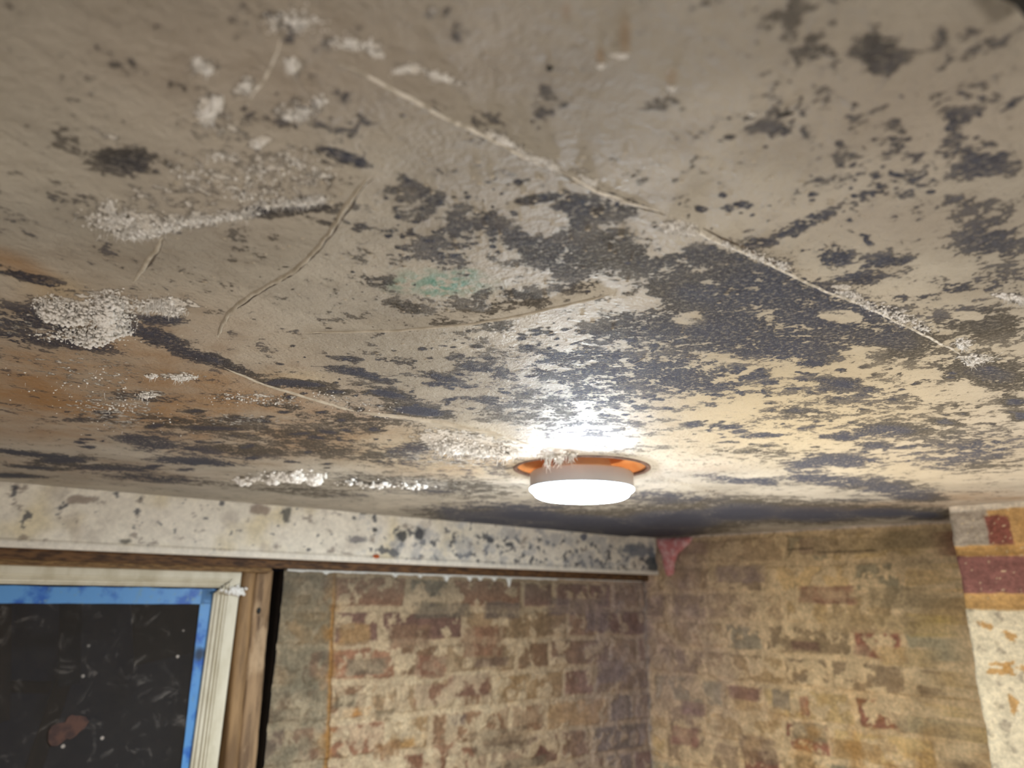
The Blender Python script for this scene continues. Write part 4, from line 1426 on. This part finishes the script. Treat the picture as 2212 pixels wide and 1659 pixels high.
salt_patch('salt_fluff', 'bright slanted white salt lump near the upper left seam', [(470, 215, 10, 14, 30, 1), (450, 240, 22, 13, -35, 2.4)], 260, .0013, .003, 46, .3)
salt_patch('salt_fluff', 'small bright salt streak below the slanted lump', [(562, 306, 17, 5, -18, 1)], 90, .0009, .0015, 47, .2)
salt_patch('salt_hair', 'ring of pale salt tufts at the top left of the ceiling', [(430, 132, 22, 10, 10, 1), (445, 150, 20, 8, 0, .6)], 110, .0008, .0015, 48, .5)
salt_patch('salt_fluff', 'round pale salt tuft just right of the top left seam', [(630, 140, 15, 16, 0, 1)], 110, .0009, .002, 49, .5)
salt_patch('salt_hair', 'cluster of salt tufts below the round pale tuft', [(640, 240, 38, 20, 0, 2), (690, 215, 20, 16, 0, .7), (530, 180, 22, 14, 0, .8)], 260, .0008, .002, 50, .6)
salt_patch('salt_hair', 'broad faint salt bloom along the top edge of the ceiling', [(640, 45, 70, 30, 0, 2), (760, 95, 60, 18, 5, 2), (815, 118, 20, 6, 20, .6)], 240, .0007, .001, 51, .3)
salt_patch('salt_hair', 'thin arched salt streak at the top, ending by the clear ceiling', [(870, 150, 34, 7, -14, 1), (950, 165, 40, 7, 20, 1.4)], 160, .0007, .001, 52, .3)
salt_patch('salt_crust', 'white crust on the joint where the double line begins', [(1190, 357, 18, 8, 30, 1.5), (1090, 305, 40, 9, 28, 1), (1270, 390, 20, 7, 25, .8), (1150, 340, 36, 9, 25, .8)], 420, .0008, .0015, 53, .4)
salt_patch('salt_crust', 'brightest white crystal patch on the long joint', [(1470, 492, 30, 10, 5, 2), (1490, 500, 20, 9, 0, 1), (1450, 498, 22, 6, 0, 1)], 460, .0010, .002, 54, .5)
salt_patch('salt_crust', 'frayed salt along the joint right of the brightest patch', [(1640, 558, 50, 8, 24, 1), (1690, 575, 20, 7, 20, .6), (1570, 530, 30, 6, 25, .5)], 260, .0008, .0015, 55, .5)
salt_patch('salt_crust', 'feathery salt cluster on the joint at right', [(1830, 633, 24, 6, 10, 1), (1870, 660, 30, 8, 25, .7)], 200, .0010, .002, 56, .6)
salt_patch('salt_crust', 'scattered salt crumbs among black mould at right', [(1930, 680, 60, 18, 22, 1.5), (1990, 705, 40, 12, 25, 1)], 200, .0009, .002, 57, .3)
salt_patch('salt_fluff', 'round white salt puff at the right end of the joint', [(2080, 745, 13, 9, 0, 1)], 150, .0014, .003, 58, .3)
salt_patch('salt_fluff', 'ragged white salt puff just below the round one at right', [(2108, 775, 26, 8, -4, 1), (2095, 782, 14, 6, 0, .6)], 190, .0013, .003, 59, .4)
salt_patch('salt_crust', 'white salt streak touching the right edge of the view', [(2175, 636, 26, 4, 8, 1), (2205, 644, 14, 6, 10, 1)], 200, .0013, .002, 60, .3)
salt_patch('salt_crust', 'small row of pale salt dabs near the black dot', [(1340, 117, 20, 4, 0, 1), (1297, 140, 8, 4, 0, .5), (1450, 187, 8, 3, 0, .4), (1625, 243, 12, 3, 0, .4)], 120, .0006, .001, 61, .2)
salt_patch('salt_fluff', 'flat white salt patch on the rusty ceiling', [(395, 805, 30, 6, 0, 2), (330, 802, 16, 4, 0, .6), (320, 843, 22, 5, 0, 1)], 260, .0014, .003, 62, .3)
salt_patch('salt_crumbs', 'fine white salt crumbs sprinkled over the rusty ceiling',
           [(180, 830, 200, 60, 4, 2), (250, 870, 60, 14, 0, 1), (560, 858, 90, 8, 5, 1.2), (500, 850, 60, 14, 0, .6), (150, 720, 130, 16, 6, 1.6), (300, 900, 160, 50, 0, 1), (700, 850, 60, 10, 5, .6), (800, 880, 80, 16, 10, .7)], 420, .0009, .001, 63, .15)
salt_patch('salt_fluff', 'thick white salt beard left of the lamp backplate',
           [(975, 955, 40, 14, 5, 2), (1040, 962, 40, 11, 8, 1.6), (1090, 966, 36, 8, 6, 1.0)], 1500, .0026, .010, 64, .35)
salt_patch('salt_drips', 'glassy white salt drips hanging at the near rim of the lamp', [(1210, 980, 16, 3, 0, 1.4), (1235, 978, 10, 3, 0, 1), (1183, 981, 8, 2, 0, .8), (1200, 976, 50, 3, 0, .8)], 150, .0032, .006, 65, .75)
salt_patch('salt_fluff', 'soft white salt lumps low on the ceiling above the window corner', [(595, 1022, 30, 10, 0, 1), (640, 1020, 30, 10, 0, 1.4), (680, 1025, 22, 9, 0, 1), (530, 1026, 24, 6, 0, .5)], 300, .0052, .012, 66, .0)
salt_patch('salt_fluff', 'faint row of salt lumps between the lamp and the window', [(820, 1040, 50, 9, 0, 1), (900, 1043, 50, 8, 0, 1), (760, 1036, 30, 7, 0, .5)], 90, .0036, .006, 67, .0)


def cluster_on_frame():
    rs = np.random.RandomState(5)
    vs, fs = [], []
    for _ in range(90):
        a0, z0_ = PLB.hit(508 + rs.normal() * 10, 1277 + rs.normal() * 4.5)
        r = rs.uniform(.0014, .0036)
        b = len(vs)
        for q in IV * r * (1 + .4 * (rs.rand(len(IV), 1) - .5)):
            vs.append(tuple(np.array(PLB.P(a0, z0_, .006 + rs.rand() * .005)) + q))
        fs += [tuple(b + i for i in f) for f in IF]
    o = mesh('cobweb_clump', vs, fs, M_SALT, None, True)
    tag(o, 'small white crumbly clump on the top right corner of the window frame', 'clump')


cluster_on_frame()


def speck(name, u, v, ln, wd, ang, label, seed):
    c = cpt(u, v)
    a = radians(ang)
    e = cpt(u + cos(a), v + sin(a)) - c
    e /= np.linalg.norm(e)
    n = np.array([-e[1], e[0]])
    rs = np.random.RandomState(seed)
    base = float(ceil_relief(np.array([c[0]]), np.array([c[1]]))[0])
    V = []
    for p in IV2:
        k = 1 + .25 * (rs.rand() - .5) + .25 * sin(p[0] * 7 + seed)
        q = c + e * p[0] * ln + n * p[1] * wd * k
        V.append((q[0], q[1], ZT + base - .0006 + p[2] * wd * .6 * k))
    o = mesh(name, V, IF2, M_SPECK, None, True)
    tag(o, label, 'speck')


speck('dirt_speck', 1187, 146, .0011, .0011, 0, 'round black dot on the bare upper ceiling', 3)
speck('dirt_speck', 1697, 243, .0030, .0008, -8, 'small elongated black speck on the ceiling at upper right', 8)


def ceiling_block():  # dark shape of unknown kind, built as a block on the ceiling
    zl = HC - .014
    q = []
    for (u, v) in [(2150, -6), (2192, 14), (2216, 46), (2236, 74), (2420, -20), (2330, -150), (2250, -160)]:
        d = ray(u, v)
        q.append((d * (zl / d[2]))[:2])
    n = len(q)
    c = sum(q) / n
    vs = [(*p, ZC + zl + .001) for p in q] + [(*(p + (c - p) * -.02), ZC + zl + .004) for p in q] + [(*p, ZT + .002) for p in q] + [(*(p + (c - p) * .06), ZC + zl) for p in q]
    fs = [list(range(3 * n, 4 * n))]
    for a, b in ((3, 0), (0, 1), (1, 2)):
        for i in range(n):
            j = (i + 1) % n
            fs.append((a * n + i, a * n + j, b * n + j, b * n + i))
    o = mesh('dark_corner_block', vs, fs, M_SPECK)
    tag(o, 'blurred black shape in the top right corner of the view', 'fitting')


ceiling_block()
